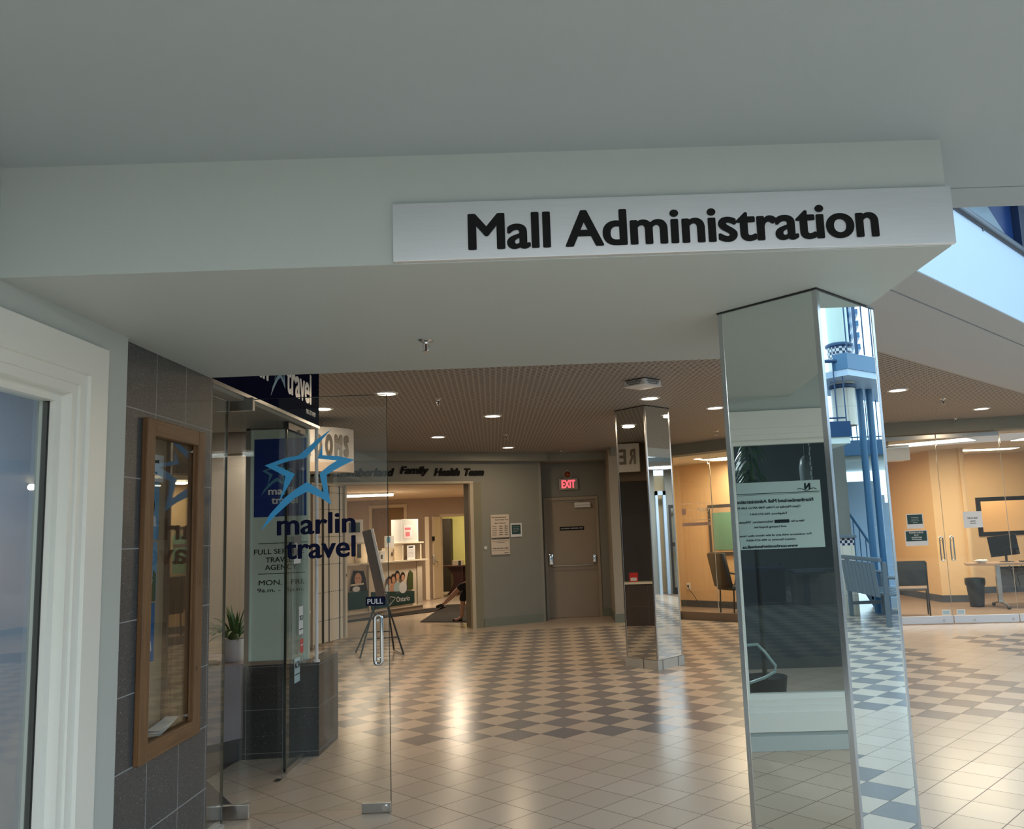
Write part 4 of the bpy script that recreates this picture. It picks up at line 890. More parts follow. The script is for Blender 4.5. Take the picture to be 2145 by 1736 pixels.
nd = [(-.02, 0, .52, .12, .15), (.02, 0, .72, .11, .14), (.02, 0, .95, .12, .17), (0, 0, 1.08, .06, .07), (-.02, 0, 1.16, .055), (-.03, 0, 1.27, .085), (-.03, 0, 1.36, .07),
      (-.04, .09, .52, .085), (-.40, .09, .50, .060), (-.42, .07, .28, .045), (-.44, .05, .08, .032), (-.50, .04, .035, .030), (-.58, .03, .03, .022),
      (-.04, -.09, .54, .085), (-.42, -.04, .63, .060), (-.58, -.06, .48, .046), (-.74, -.08, .34, .030), (-.80, -.08, .31, .028), (-.87, -.08, .30, .020),
      (.02, .19, 1.0, .05), (.02, .23, .78, .040), (-.20, .16, .68, .030), (.02, -.19, 1.0, .05), (-.03, -.24, .80, .040), (-.27, -.14, .68, .030)]
ed = [(0, 1), (1, 2), (2, 3), (3, 4), (4, 5), (5, 6), (0, 7), (7, 8), (8, 9), (9, 10), (10, 11), (11, 12), (0, 13), (13, 14), (14, 15), (15, 16), (16, 17), (17, 18), (2, 19), (19, 20), (20, 21), (2, 22), (22, 23), (23, 24)]
skin_mesh('body', nd, ed, 'skin', pe)
skin_mesh('trousers', [(-.02, 0, .53, .135, .165), (-.04, .09, .53, .10), (-.40, .09, .51, .078), (-.42, .07, .34, .07), (-.04, -.09, .55, .10), (-.42, -.04, .64, .078), (-.50, -.05, .565, .066)], [(0, 1), (1, 2), (2, 3), (0, 4), (4, 5), (5, 6)], 'cloth', pe)
skin_mesh('shirt', [(.0, 0, .60, .13, .16), (.02, 0, .78, .125, .155), (.02, 0, .98, .13, .18), (0, 0, 1.06, .07, .09), (.02, .19, 1.0, .065), (.02, .23, .84, .055), (.02, -.19, 1.0, .065), (-.02, -.235, .86, .055)], [(0, 1), (1, 2), (2, 3), (2, 4), (4, 5), (2, 6), (6, 7)], 'cloth', pe)
for (x0, yy, z0_, x1_, z1_) in ((-.75, -.08, .315, -.90, .29), (-.44, .05, .035, -.62, .03)):
    skin_mesh('shoe', [(x0+.02, yy, z0_+.005, .036), (x0-.05, yy, z0_-.005, .036), (x0-.11, yy, z1_, .034), (x1_+.01, yy, z1_-.004, .022)], [(0, 1), (1, 2), (2, 3)], 'black', pe)
b = MB(); b.lathe([(0, -.10), (.06, -.08), (.095, -.02), (.098, .03), (.07, .085), (0, .10)], c=(-.015, 0, 1.36)); b.build('hair', 'hair', pe, True)
for yy in (-1, 1):                                                     # hands folded over the raised knee, five fingers each
    for k in range(5):
        y_ = -.07+.016*k*yy; th = k == 4
        skin_mesh('finger', [(-.29, -.10+yy*.03+.012*k*yy, .705, .011), (-.34, -.10+yy*.025+.010*k*yy, .712+.004*(k % 2), .0095), (-.385+.01*abs(k-2)+.03*th, -.095+yy*.02+.008*k*yy, .695, .008)], [(0, 1), (1, 2)], 'skin', pe, 1)
# chair under the person
ch = thing('waiting_chair', 'dark chair carrying the seated person behind the clinic wall end', 'chair', (-1.36, 15.72, 0))
b = MB(); b.box(-.20, .14, -.22, .22, .36, .395, .01); b.build('seat', 'black', ch); b = MB(); b.box(.10, .13, -.21, .21, .60, .95, .008); b.build('backrest', 'black', ch)
for xx in (-.20, .11):
    for yy in (-.21, .21): b = MB(); b.cyl((xx, yy, 0), (xx, yy, .36 if xx < 0 else .95), .012); b.build('leg', 'blackmetal', ch)

# ------------------------------------------------------------------ glass fronted office on the right
G0, G1, G2, G3 = (2.05, 14.55), (3.30, 13.28), (4.95, 12.415), (7.6, 11.93)
def pane(name, label, P, Q, z0=.13, z1=2.74, m='glass'):
    t = thing(name, label, 'glass panel', (P[0], P[1], 0), math.degrees(math.atan2(Q[1]-P[1], Q[0]-P[0])))
    L_ = math.hypot(Q[0]-P[0], Q[1]-P[1]); b = MB(); b.box(.003, L_-.003, -.006, .006, z0, z1); b.build('pane', m, t)
    b = MB(); b.box(L_-.004, L_+.001, -.007, .007, z0, z1); b.build('pane_edge', mat('pale glass edge', (.35, .36, .34), .2) if 'pe' not in M else M['pe'], t)
    return t
M['pe'] = mat('pale glass edge', (.35, .36, .34), .2)
Pm = (2.62, 13.97)
pane('storefront_glass', 'office glass panel just right of the far mirror column', G0, Pm); pane('storefront_glass', 'office glass panel at the left edge of the near mirror column', Pm, G1)
b = MB(); wallseg(b, G0, G1, 0, .13, .06, -.03); wallseg(b, G1, G2, 0, .13, .06, -.03)
struct(b.build('trim_kerb', mat('brown kerb', lin((128, 108, 90)), .4)), 'brown kerb under the office glass')
pane('storefront_glass', 'office glass panel hidden behind the near mirror column', G1, G2)
u = Vector((G3[0]-G2[0], G3[1]-G2[1], 0)).normalized(); deg = math.degrees(math.atan2(u.y, u.x))
D0 = Vector((4.95, 12.415, 0)); 
def gdoor(label, s0, s1, hs):
    t = thing('glass_double_door', label, 'door', D0+u*s0, deg); L_ = s1-s0
    b = MB(); b.box(.004, L_-.004, -.006, .006, .10, 2.68); b.build('pane', 'glass', t)
    b = MB(); b.box(L_-.006, L_-.001, -.007, .007, .10, 2.68); b.build('pane_edge', 'pe', t)
    b = MB(); b.box(.004, L_-.004, -.022, .022, .008, .115, .002); b.build('bottom_rail', mat('bright rail', (.62, .65, .70), .35, .6) if 'rail' not in M else M['rail'], t)
    b = MB(); b.box(.004, L_-.004, -.018, .018, 2.68, 2.74, .002); b.build('top_rail', 'steel', t)
    if hs is not None:
        b = MB(); pts = [(hs, -.05, .92+.0)] ; pts = []
        for k in range(9): a = math.pi+math.pi*k/8; pts.append((hs+.022*math.cos(a), -.05, .92+.022*math.sin(a)))
        for k in range(9): a = math.pi*k/8; pts.append((hs+.022*math.cos(a), -.05, 1.22+.022*math.sin(a)))
        b.tube(pts, .010, 8, closed=True); h = b.build('pull_handle', 'chrome', t, True)
        b = MB(); b.cyl((hs, -.05, .95), (hs, 0, .95), .006); b.cyl((hs, -.05, 1.19), (hs, 0, 1.19), .006); b.build('handle_bolts', 'chrome', h)
    return t
M['rail'] = mat('bright rail', (.62, .65, .70), .35, .6)
dl = gdoor('left leaf of the glass double doors, with the teal check in sign', .012, .745, .665)
dr_ = gdoor('right leaf of the glass double doors, next to the desk and monitor', .75, 1.63, .07)
for t, xs in ((dl, .60), (dr_, .28), (dr_, .80)):
    b = MB(); b.cyl((xs, -.028, .05), (xs, -.02, .05), .018); b.build('rail_lock', 'steel', t, True)
fx = thing('storefront_glass', 'fixed office glass panel at the right edge, before the desk', 'glass panel', D0+u*1.64, deg)
b = MB(); b.box(.0, 1.3, -.006, .006, .115, 2.70); b.build('pane', 'glass', fx); b = MB(); b.box(0, 1.3, -.022, .022, .008, .115, .002); b.build('bottom_rail', 'rail', fx)
def gsign(name, label, cat, s0, z, w, h, m, lines, border=.012, y=-.008, tx='whiteprint'):
    t = thing(name, label, cat, D0+u*s0+Vector((math.sin(math.radians(deg)), -math.cos(math.radians(deg)), 0))*(-y)+Vector((0, 0, z)), deg)
    b = MB(); b.box(0, w, -.002, 0, 0, h); b.build('sheet', 'paper', t)
    if m: b = MB(); b.box(border, w-border, -.003, -.002, border+.25*h*(m == 'dkgreen'), h-border); b.build('print', m, t)
    for s_, x, zz, ww, hh, bo in lines: text('print_line', s_, tx, t, fr((x, -.0035, zz), 0), w=ww, h=hh, bold=bo)
    return t
gsign('door_notice', 'upper teal notice taped on the left glass door leaf', 'notice', .23, 1.375, .235, .215, 'dkgreen', [('No Solicitors', .07, .155, .10, .014, .01), ('any Unwanted', .07, .13, .10, .014, .01), ('Applications are', .06, .105, .115, .014, .01), ('Refused', .09, .08, .06, .014, .01)])
gsign('door_notice', 'lower teal notice reading Please check in at reception on the left door leaf', 'notice', .19, 1.125, .315, .225, 'dkgreen', [('PLEASE CHECK', .06, .180, .20, .024, .03), ('IN AT', .13, .145, .06, .020, .03), ('RECEPTION', .09, .108, .14, .022, .03), ('________', .09, .088, .14, .008, .03)])
gsign('door_notice', 'white framed notice with small black writing on the right glass door leaf', 'notice', 1.02, 1.355, .26, .235, None, [('Pull on door', .06, .13, .14, .022, .01), ('gently', .095, .085, .07, .020, .02), ('______', .09, .06, .08, .006, 0)], tx='letter')
gsign('door_sticker', 'small blue and white sticker low on the left door leaf by the meeting edge', 'sticker', .60, .125, .115, .075, 'paleblue', []); gsign('door_sticker', 'small blue and white sticker low on the right door leaf', 'sticker', .80, .125, .115, .075, 'paleblue', [])
# pale lettering on the left glass panel
tgl = thing('glass_lettering', 'faint pale map and lettering film on the office glass beside the wall seam', 'lettering', (2.18, 14.43, 1.55), math.degrees(math.atan2(G1[1]-G0[1], G1[0]-G0[0])))
M['pale'] = mat('pale pink film', (.92, .84, .76), .5); M['pale2'] = mat('pink band film', lin((224, 190, 180)), .5)
b = MB(); b.box(0, .58, -.009, -.007, 0, .055); b.build('band', 'pale2', tgl)
for s_, x, z, w, h in (('Opportunities', .0, .36, .22, .03), ('for your future', .30, .36, .30, .02), ('Training', .12, .25, .12, .03), ('Apply', .32, .22, .26, .09), ('online  in person', .28, .16, .28, .02), ('by telephone', .02, .13, .2, .025), ('____________', .22, .09, .36, .008)):
    text('film_line', s_, 'pale', tgl, fr((x, -.008, z), 0), w=w, h=h)
b = MB(); b.box(.0, .09, -.009, -.008, .19, .30); b.build('film_square', 'pale2', tgl)

# office interior
b = MB(); b.box(2.0, 2.1, 14.6, 17.2, 0, 2.8); wallseg(b, (1.7, 17.5), (3.9, 15.1), 0, 2.8, .1); b.box(3.9, 6.9, 17.2, 17.3, 0, 2.8); b.box(3.85, 3.95, 15.1, 17.3, 0, 2.8)
b.box(6.9, 7.0, 15.25, 17.3, 0, 2.8); wallseg(b, (6.9, 15.25), (7.35, 15.05), 0, 2.8, .1); b.box(7.35, 7.45, 15.05, 17.0, 0, 2.8)
b.box(7.35, 12, 16.6, 16.7, 0, 1.16); b.box(7.35, 8.42, 16.6, 16.7, 1.16, 1.82); b.box(7.35, 12, 16.6, 16.7, 1.82, 2.8); b.box(12, 12.1, 11, 16.6, 0, 2.8)
struct(b.build('wall_office_right', 'beige'), 'beige office walls behind the glass')
b = MB(); b.box(7.5, 12, 18.4, 18.5, 0, 2.8); struct(b.build('wall_office_far', mat('orange lit wall', lin((226, 184, 130)), .6)))
b = MB(); b.box(8.36, 10.8, 16.575, 16.599, 1.11, 1.19); b.box(8.36, 10.8, 16.575, 16.599, 1.79, 1.87); b.box(8.36, 8.45, 16.575, 16.599, 1.19, 1.79); struct(b.build('window_2', 'black'), 'black framed inner office window')
b = MB(); wallseg(b, (1.7, 17.5), (3.9, 15.1), 0, .13, .01, -.01); b.box(6.888, 6.9, 15.25, 17.2, 0, .13); wallseg(b, (6.9, 15.25), (7.35, 15.05), 0, .13, .01, -.01); b.box(7.45, 12, 16.588, 16.6, 0, .13); b.box(3.95, 6.9, 17.188, 17.2, 0, .13)
struct(b.build('baseboard_office', mat('blue grey baseboard', lin((64, 70, 82)), .5)))
b = MB(); b.box(7.34, 7.40, 15.0, 15.06, 0, 2.74); struct(b.build('trim_pier', 'beige'))
b = MB(); b.prism([(2.05, 14.62), (3.32, 13.34), (4.97, 12.47), (7.6, 12.0), (12, 12.0), (12, 18.4), (1.5, 18.4)], 2.74, 2.82); struct(b.build('ceiling_office', mat('white office ceiling', lin((200, 194, 184)), .7)))
b = MB(); b.prism([(2.05, 14.60), (3.32, 13.33), (4.97, 12.45), (7.6, 11.97), (12, 11.2), (12, 18.4), (1.5, 18.4)], .0, .006); struct(b.build('floor_office', 'carpet'), 'brown office carpet')
b = MB(); b.box(7.6, 12, 11.9, 12.0, 2.7, 2.94); struct(b.build('wall_front_right', 'greywall'))
def troffer(label, x, y, w, h, rz, pw):
    t = thing('ceiling_light', label, 'lamp', (x, y, 2.738), rz)
    b = MB(); b.box(-w/2-.02, w/2+.02, -h/2-.02, h/2+.02, -.012, 0); b.build('frame', 'white', t); b = MB(); b.box(-w/2, w/2, -h/2, h/2, -.016, -.012); b.build('diffuser', 'troffer', t)
    lamp('panel_glow', 'AREA', (0, 0, -.05), pw, (1, .82, .56), w, h, parent=t)
troffer('large lit ceiling panel above the glass double doors', 6.15, 13.5, 1.25, .62, -40, 75); troffer('smaller lit ceiling panel deeper in the office, over the beige pier', 8.0, 15.4, 1.2, .35, 0, 32)
troffer('lit ceiling panel at the right edge of the picture', 8.2, 13.4, 1.2, .6, 0, 40); troffer('lit ceiling panel behind the glass left of the near mirror column', 3.3, 14.9, 1.2, .6, -45, 55)
lamp('wall_lamp', 'SPOT', (5.2, 14.6, 2.68), 90, (1, .74, .40), .05, rot=(math.radians(-62), 0, math.radians(-62)), spot=120)
lamp('office_fill', 'AREA', (5.2, 15.6, 2.6), 45, (1, .78, .48), .4)  # unseen lamp added to brighten the beige wall
lamp('corridor_fill', 'AREA', (10.0, 11.2, 2.85), 110, (.86, .94, 1), .8)  # unseen lamp added to brighten the far mirror's right-hand view
lamp('back_lamp', 'AREA', (9.5, 17.6, 2.6), 32, (1, .8, .55), .6)
sprinkler('small sprinkler beside a vent on the white ceiling behind the left office glass', 2.85, 15.3, 2.738, 1.4)
vn = thing('ceiling_vent', 'small flat ceiling vent beside the sprinkler in the left office', 'vent', (3.0, 15.5, 2.738)); b = MB(); b.box(-.12, .12, -.08, .08, -.02, 0, .004); b.build('grille', 'creamlam', vn)
bu = thing('lamp_bulb', 'small bare yellow bulb lamp near the office ceiling behind the left glass door', 'lamp', (5.95, 14.3, 2.62)); b = MB(); b.lathe([(0, -.10), (.04, -.08), (.05, -.04), (.025, 0), (.02, .02)]); b.build('bulb', mat('cream bulb', lin((236, 214, 150)), .3), bu, True); b = MB(); b.cyl((0, 0, .02), (0, 0, .117), .01); b.build('stem', 'steel', bu)
hb2 = thing('ceiling_box', 'white rectangular box unit under the office ceiling right of the near mirror column', 'box', (5.25, 13.0, 2.42)); b = MB(); b.box(-.30, .28, -.15, .15, 0, .235, .006); b.build('casing', 'white', hb2); b = MB(); b.box(-.2, -.05, -.152, -.15, .20, .21); b.build('slot', 'black', hb2); b = MB(); b.cyl((0, 0, .235), (0, 0, .317), .02); b.build('mount', 'steel', hb2)
nb2 = thing('cork_notice_board', 'dark framed board with painted teal reflection on the beige wall left of the near mirror column', 'notice board', (2.95, 16.135, .98), math.degrees(math.atan2(15.1-17.5, 3.9-1.7)))
b = MB(); b.box(0, .95, -.03, 0, 0, .95); b.build('frame', mat('dark grey frame', lin((66, 66, 70)), .5), nb2); b = MB(); b.box(.06, .89, -.032, -.03, .06, .89); b.build('cork', 'cork', nb2); b = MB(); b.box(.10, .6, -.036, -.032, .10, .80); b.build('teal_reflection', mat('painted teal reflection', lin((104, 150, 132)), .5), nb2)  # teal patch is a reflection painted onto the cork board
oc = thing('wall_socket', 'white wall socket with a plugged black cable on the beige wall', 'socket', (2.52, 16.60, .33), math.degrees(math.atan2(15.1-17.5, 3.9-1.7)))
b = MB(); b.box(0, .09, -.01, 0, 0, .13, .002); b.build('plate', 'white', oc); b = MB(); b.cyl((.045, -.03, .07), (.045, -.01, .07), .018); b.tube([(.045, -.03, .07), (.10, -.05, .0), (.22, -.06, -.12), (.28, -.06, -.22)], .006, 6); b.build('plug_cable', 'black', oc)
def armchair(label, loc, rz):
    t = thing('office_chair', label, 'chair', loc, rz)
    b = MB(); b.box(-.24, .24, -.24, .25, .42, .50, .03); b.build('seat', 'black', t, True)
    b = MB(); b.box(-.235, .235, -.05, .05, 0, .60, .035, Mx=Matrix.Translation((0, .26, .48)) @ Matrix.Rotation(math.radians(-12), 4, 'X')); b.box(-.16, .16, -.075, -.03, .28, .32, .01, Mx=Matrix.Translation((0, .26, .48)) @ Matrix.Rotation(math.radians(-12), 4, 'X')); b.build('backrest', mat('black leather', (.012, .010, .009), .35), t, True)
    for s_ in (-1, 1): b = MB(); b.tube([(.27*s_, .20, .52), (.28*s_, .18, .68), (.28*s_, 0, .70), (.28*s_, -.20, .66), (.26*s_, -.20, .50)], .020, 8); b.build('armrest', 'black', t, True)
    for sx in (-1, 1):
        for sy in (-1, 1): b = MB(); b.cyl((.21*sx, .22*sy, 0), (.21*sx, .20*sy, .44), .014); b.build('leg', 'blackmetal', t)
    return t
armchair('black leather armchair behind the glass left of the near mirror column', (3.12, 14.85, 0.006), 112)
# chair with pedestal star base partly seen behind it
sc = thing('swivel_chair', 'black swivel chair on castors, its base showing beneath the leather armchair', 'chair', (3.80, 14.45, .006))
MB().box(-.24, .24, -.24, .24, .42, .49, .03).build('seat', 'black', sc, True); MB().box(.20, .26, -.22, .22, .52, .98, .03).build('backrest', 'black', sc, True)
for k in range(5):
    a = k*2*math.pi/5; b = MB(); b.tube([(0, 0, .12), (.24*math.cos(a), .24*math.sin(a), .075)], [.022, .014], 8); b.build('leg', 'blackmetal', sc)
    b = MB(); b.lathe([(0, -.012), (.028, -.012), (.028, .012), (0, .012)], Mx=Matrix.Translation((.25*math.cos(a), .25*math.sin(a), .029)) @ Matrix.Rotation(math.pi/2, 4, 'X')); b.build('castor', 'black', sc)
b = MB(); b.cyl((0, 0, .10), (0, 0, .42), .022); b.build('column', 'blackmetal', sc)
gc = thing('guest_chair', 'black stacking chair with thin legs behind the left glass door leaf', 'chair', (5.58, 13.4, .006), 160)
b = MB(); b.box(-.23, .23, -.22, .22, .40, .44, .015); b.build('seat', mat('grey fabric seat', lin((110, 100, 94)), .9), gc); b = MB(); b.box(-.235, .235, .20, .23, .48, .86, .02); b.build('backrest', 'black', gc, True)
for sx in (-1, 1):
    b = MB(); b.cyl((.23*sx, -.21, 0), (.23*sx, -.20, .41), .012); b.build('leg', 'blackmetal', gc); b = MB(); b.tube([(.23*sx, .26, 0), (.23*sx, .22, .45), (.235*sx, .23, .84)], .012, 8); b.build('leg', 'blackmetal', gc)
dk = thing('desk', 'grey topped office desk on curved castor legs behind the right glass', 'desk', (7.75, 13.95, .006), -8)
b = MB(); b.prism([(-.95, -.05), (-.6, -.32), (1.2, -.36), (1.2, .36), (-.7, .36), (-.9, .2)], .70, .735); b.build('desktop', mat('brown grey desktop', lin((150, 128, 112)), .4), dk)
b = MB(); b.box(-.35, .80, .20, .23, .30, .62); b.build('modesty_panel', mat('grey panel', lin((112, 108, 104)), .5), dk); b = MB(); b.box(-.35, .8, .18, .22, .62, .65); b.build('cable_tray', 'blackmetal', dk)
for xx in (-.45, .75):
    b = MB(); b.box(xx-.035, xx+.035, -.03, .03, .08, .70); b.build('leg', 'steel', dk)
    b = MB(); b.tube([(xx, -.34, .05), (xx, -.15, .085), (xx, .0, .095), (xx, .15, .085), (xx, .34, .05)], .022, 8); f_ = b.build('foot', 'steel', dk, True)
    for yy in (-.33, .33): b = MB(); b.cyl((xx-.02, yy, .028), (xx+.02, yy, .028), .028); b.build('castor', 'black', f_)
mo = thing('monitor', 'black computer monitor standing tilted on the office desk', 'monitor', (7.50, 14.05, .741), -22)
b = MB(); b.box(-.22, .22, -.02, .02, .10, .44, .006, Mx=Matrix.Rotation(math.radians(-6), 4, 'Y')); b.build('screen', mat('dark screen', (.01, .01, .012), .15), mo); b = MB(); b.tube([(0, .03, .012), (0, .03, .2)], .02, 8); b.build('stand', 'black', mo); b = MB(); b.lathe([(.11, 0), (.11, .008), (.02, .014), (0, .014)]); b.build('foot', 'black', mo, True)
kb = thing('keyboard', 'black keyboard lying on the desk beside the monitor', 'keyboard', (7.85, 13.85, .741), -10); b = MB(); b.box(-.22, .22, -.07, .07, 0, .018, .004); b.build('case', 'black', kb)
bo = thing('bowl', 'white shallow dish of wrapped sweets on the left end of the desk', 'bowl', (7.02, 13.95, .741)); b = MB(); b.lathe([(.05, 0), (.055, .006), (.11, .045), (.105, .045), (.05, .012), (0, .010)]); b.build('dish', 'white', bo, True)
b = MB()
for k in range(14):
    a = k*2.4; r = .015*math.sqrt(k)+.01; b.lathe([(0, -.012), (.014, -.004), (.014, .006), (0, .014)], c=(r*math.cos(a)*1.3, r*math.sin(a)*1.3, .048), n=8)
o_ = b.build('sweets', 'whiteprint', bo, True); o_['kind'] = 'stuff'
wb = thing('waste_bin', 'black waste bin with a liner bag under the left end of the desk', 'bin', (7.05, 14.3, .006)); b = MB(); b.lathe([(.11, 0), (.15, .42), (.155, .42), (.155, .46), (.145, .46), (.105, .02), (0, .02)]); b.build('bin_body', 'black', wb, True)
b = MB(); b.lathe([(.158, .36), (.165, .42), (.158, .475), (.14, .47), (.13, .40)], n=18, cap=False); b.build('liner_bag', mat('black bag film', (.01, .01, .011), .3), wb, True)
cb2 = thing('desk_cable', 'black cables hanging in a loop under the office desk', 'cable', (7.6, 14.0, .70)); b = MB(); b.tube([(-.1, 0, 0), (-.05, 0, -.2), (.0, 0, -.42), (.05, 0, -.35), (.02, 0, -.18), (.15, 0, -.16), (.2, 0, 0)], .006, 6); b.build('cable_loop', 'black', cb2, True); b = MB(); b.tube([(.1, 0, 0), (.2, -.02, -.25), (.4, -.05, -.66)], .006, 6); b.build('cable_tail', 'black', cb2, True)
sw = thing('swivel_chair', 'dark blue swivel chair pushed behind the desk at the right edge', 'chair', (8.55, 14.75, .006), 200)
b = MB(); b.box(-.24, .24, -.23, .23, .44, .52, .03); b.build('seat', 'darkblue', sw, True); b = MB(); b.box(-.21, .21, .22, .27, .56, 1.0, .03); b.build('backrest', 'darkblue', sw, True); b = MB(); b.cyl((0, 0, .1), (0, 0, .45), .025); b.cyl((0, .12, .47), (0, .27, .62), .015); b.build('column', 'blackmetal', sw)
for k in range(5):
    a = k*2*math.pi/5; b = MB(); b.tube([(0, 0, .12), (.27*math.cos(a), .27*math.sin(a), .07)], [.025, .016], 8); b.build('leg', 'steel', sw); b = MB(); b.cyl((.27*math.cos(a), .27*math.sin(a)-.015, .028), (.27*math.cos(a), .27*math.sin(a)+.015, .028), .028); b.build('castor', 'black', sw)

# ------------------------------------------------------------------ things behind the office window (seen in the near mirror)
ns = thing('hanging_sign', 'pale green hours sign hanging on chains behind the office window, seen mirrored in the column', 'sign', (-2.15, 2.46, 1.355))
b = MB(); b.box(-.008, .0, 0, .76, 0, .50, .001); b.build('sign_board', mat('pale green board', lin((222, 234, 230)), .45), ns)
FH = lambda y, z: fr((.0012, y, z), 90)
def hl(s_, y0_, y1_, z, h, bo=.0): text('sign_line', s_, 'letter', ns, FH(y0_-2.46, z-1.355), w=y1_-y0_, h=h, bold=bo)
for zz, hh in ((.412, .005), (.404, .002)): b = MB(); b.box(.0, .0012, .01, .75, zz, zz+hh); b.build('ruled_line', 'letter', ns)
hl('Northumberland Mall Administration', 2.521, 3.097, 1.698, .027, .03); hl('Open Monday to Friday 9:00 AM to 5:00 PM', 2.62, 3.10, 1.652, .021, .012); hl('Telephone: 905-373-0461', 2.719, 2.996, 1.605, .020, .012)
hl('Visit us for', 2.597, 2.70, 1.548, .017, .012); hl('Information, Wheelchairs', 2.835, 3.15, 1.548, .019, .012); hl('and Leasing Enquiries.', 2.734, 2.978, 1.508, .020, .012)
b = MB(); b.box(.0, .0015, .25, .36, .19, .215); b.build('black_bar', 'letter', ns)
hl('For assistance with any of the above after hours please', 2.555, 3.18, 1.446, .019, .012); hl('contact Security at 905-373-4567.', 2.674, 3.042, 1.412, .019, .012); hl('www.northumberlandmall.ca', 2.66, 3.07, 1.365, .022, .03)
text('sign_logo', 'N', 'letter', ns, FH(.075, .43), w=.045, h=.05, bold=.06)
b = MB(); b.tube([(.002, .03+.012*k, .432+.008*math.sin(k*.75)) for k in range(13)], .0025, 5); b.build('logo_wave', 'letter', ns)
for yy in (.06, .70):
    b = MB()
    for k in range(20): b.box(-.003, .003, yy-.006+.004*(k % 2), yy+.002+.004*(k % 2), .50+.037*k, .53+.037*k)
    b.build('chain', 'steel', ns)
pa = thing('palm_plant', 'tall palm with drooping leaves standing in the dim office behind the window', 'plant', (-2.95, 2.85, 0))
b = MB(); b.lathe([(.14, 0), (.18, .3), (.17, .3), (.15, .27), (0, .27)]); b.build('pot', 'black', pa, True)
b = MB(); b.tube([(0, 0, .25), (.02, .0, 1.2), (-.01, .02, 2.0)], [.02, .018, .016], 8); b.build('stem', mat('dark palm stem', (.03, .028, .02), .8), pa, True)
b = MB()
for i in range(60):
    a = random.uniform(0, 6.28); L_ = random.uniform(.12, .24); zb = random.uniform(1.85, 2.3); w_ = .013; prev = None
    for k in range(5):
        u_ = k/4; p = Vector((L_*u_*math.cos(a), L_*u_*math.sin(a), zb+.06*u_-.30*u_*u_*L_*4)); s_ = Vector((-math.sin(a), math.cos(a), 0))*w_*math.sin(math.pi*(u_*.85+.12))
        cur = [b.bm.verts.new(p+s_), b.bm.verts.new(p-s_), b.bm.verts.new(p-Vector((0, 0, .002)))]
        if prev:
            for q in range(3): b.bm.faces.new((prev[q], prev[(q+1) % 3], cur[(q+1) % 3], cur[q]))
        prev = cur
b.build('foliage', 'leaf', pa)
for x, y, l in ((-3.2, 2.33, 'right'), (-3.2, 3.1, 'left')):
    t = thing('pendant_lamp', 'grey glass pendant lamp hanging in the dim office, %s one in the column mirror' % l, 'lamp', (x, y, 1.90))
    b = MB(); b.lathe([(.055, 0), (.06, .12), (.045, .19), (.015, .22), (0, .22)], n=20); b.build('lamp_shade', mat('grey glass shade', (.16, .18, .18), .3), t, True); b = MB(); b.cyl((0, 0, .22), (0, 0, .70), .008); b.build('rod', 'black', t)
ofc = thing('tube_frame', 'pale bent metal tube frame standing just behind the office window, seen in the column mirror', 'frame', (-2.30, 2.98, 0))
b = MB(); b.tube([(0, .36, .30), (0, .36, .60), (0, .30, .632), (0, .09, .64), (0, .01, .645), (0, -.04, .59), (0, -.115, .485), (0, -.105, .44), (0, -.025, .40), (0, .09, .365), (0, .36, .30)], .011, 8); b.build('loop_tube', mat('mint tube', lin((170, 190, 186)), .3), ofc, True)
for xx in (0, -.35): b = MB(); b.tube([(xx, .38, 0), (xx, .37, .32)], .012, 8); b.build('leg', 'steel', ofc)
b = MB(); b.tube([(0, .37, .30), (-.35, .37, .30)], .011, 8); b.build('cross_tube', 'steel', ofc)

# ------------------------------------------------------------------ atrium to the right
# low walls and furniture reflected in the office window
kb_ = thing('kiosk_cabinet', 'dark blue kiosk cabinet in the atrium, seen doubly mirrored in the near column', 'cabinet', (8.5, 1.35, 0), -90)
b = MB(); b.box(-.42, .42, 0, .5, .05, .66, .01); b.build('body', 'darkblue', kb_); b = MB(); b.box(-.45, .45, -.03, .53, .66, .70, .004); b.build('worktop', 'deepblue', kb_)
for k in range(10): b = MB(); b.box(-.38+.078*k, -.345+.078*k, -.012, 0, .10, .56); b.build('panel_slat', 'darkblue', kb_)
for xx in (-.1, .12, .38): b = MB(); b.lathe([(.02, 0), (.025, .04), (.02, .08), (0, .10)], c=(xx, .2, .70)); b.build('knob', 'blackmetal', kb_, True)
ct2 = thing('planter', 'low cream tiled planter wall in the atrium beside the blue kiosk', 'planter', (8.4, .1, 0))
b = MB(); b.box(0, .4, -1.2, .68, 0, .60, .004); b.build('planter_wall', tile_material('cream planter tile', 1, .2, .2, 0, 0, lin((176, 168, 156)), lin((188, 180, 168)), lin((110, 104, 98)), .006, .3, False), ct2)
b = MB(); b.box(-.03, .43, -1.2, .71, .60, .64, .005); b.build('planter_cap', 'slate', ct2)
tt = thing('side_bench', 'grey slab bench on one leg beside the planter', 'bench', (8.1, .62, 0)); b = MB(); b.box(-.15, .25, -.35, .22, .58, .63, .005); b.build('slab', 'slate', tt); b = MB(); b.box(0, .10, -.06, .04, 0, .58); b.build('leg', 'slate', tt)
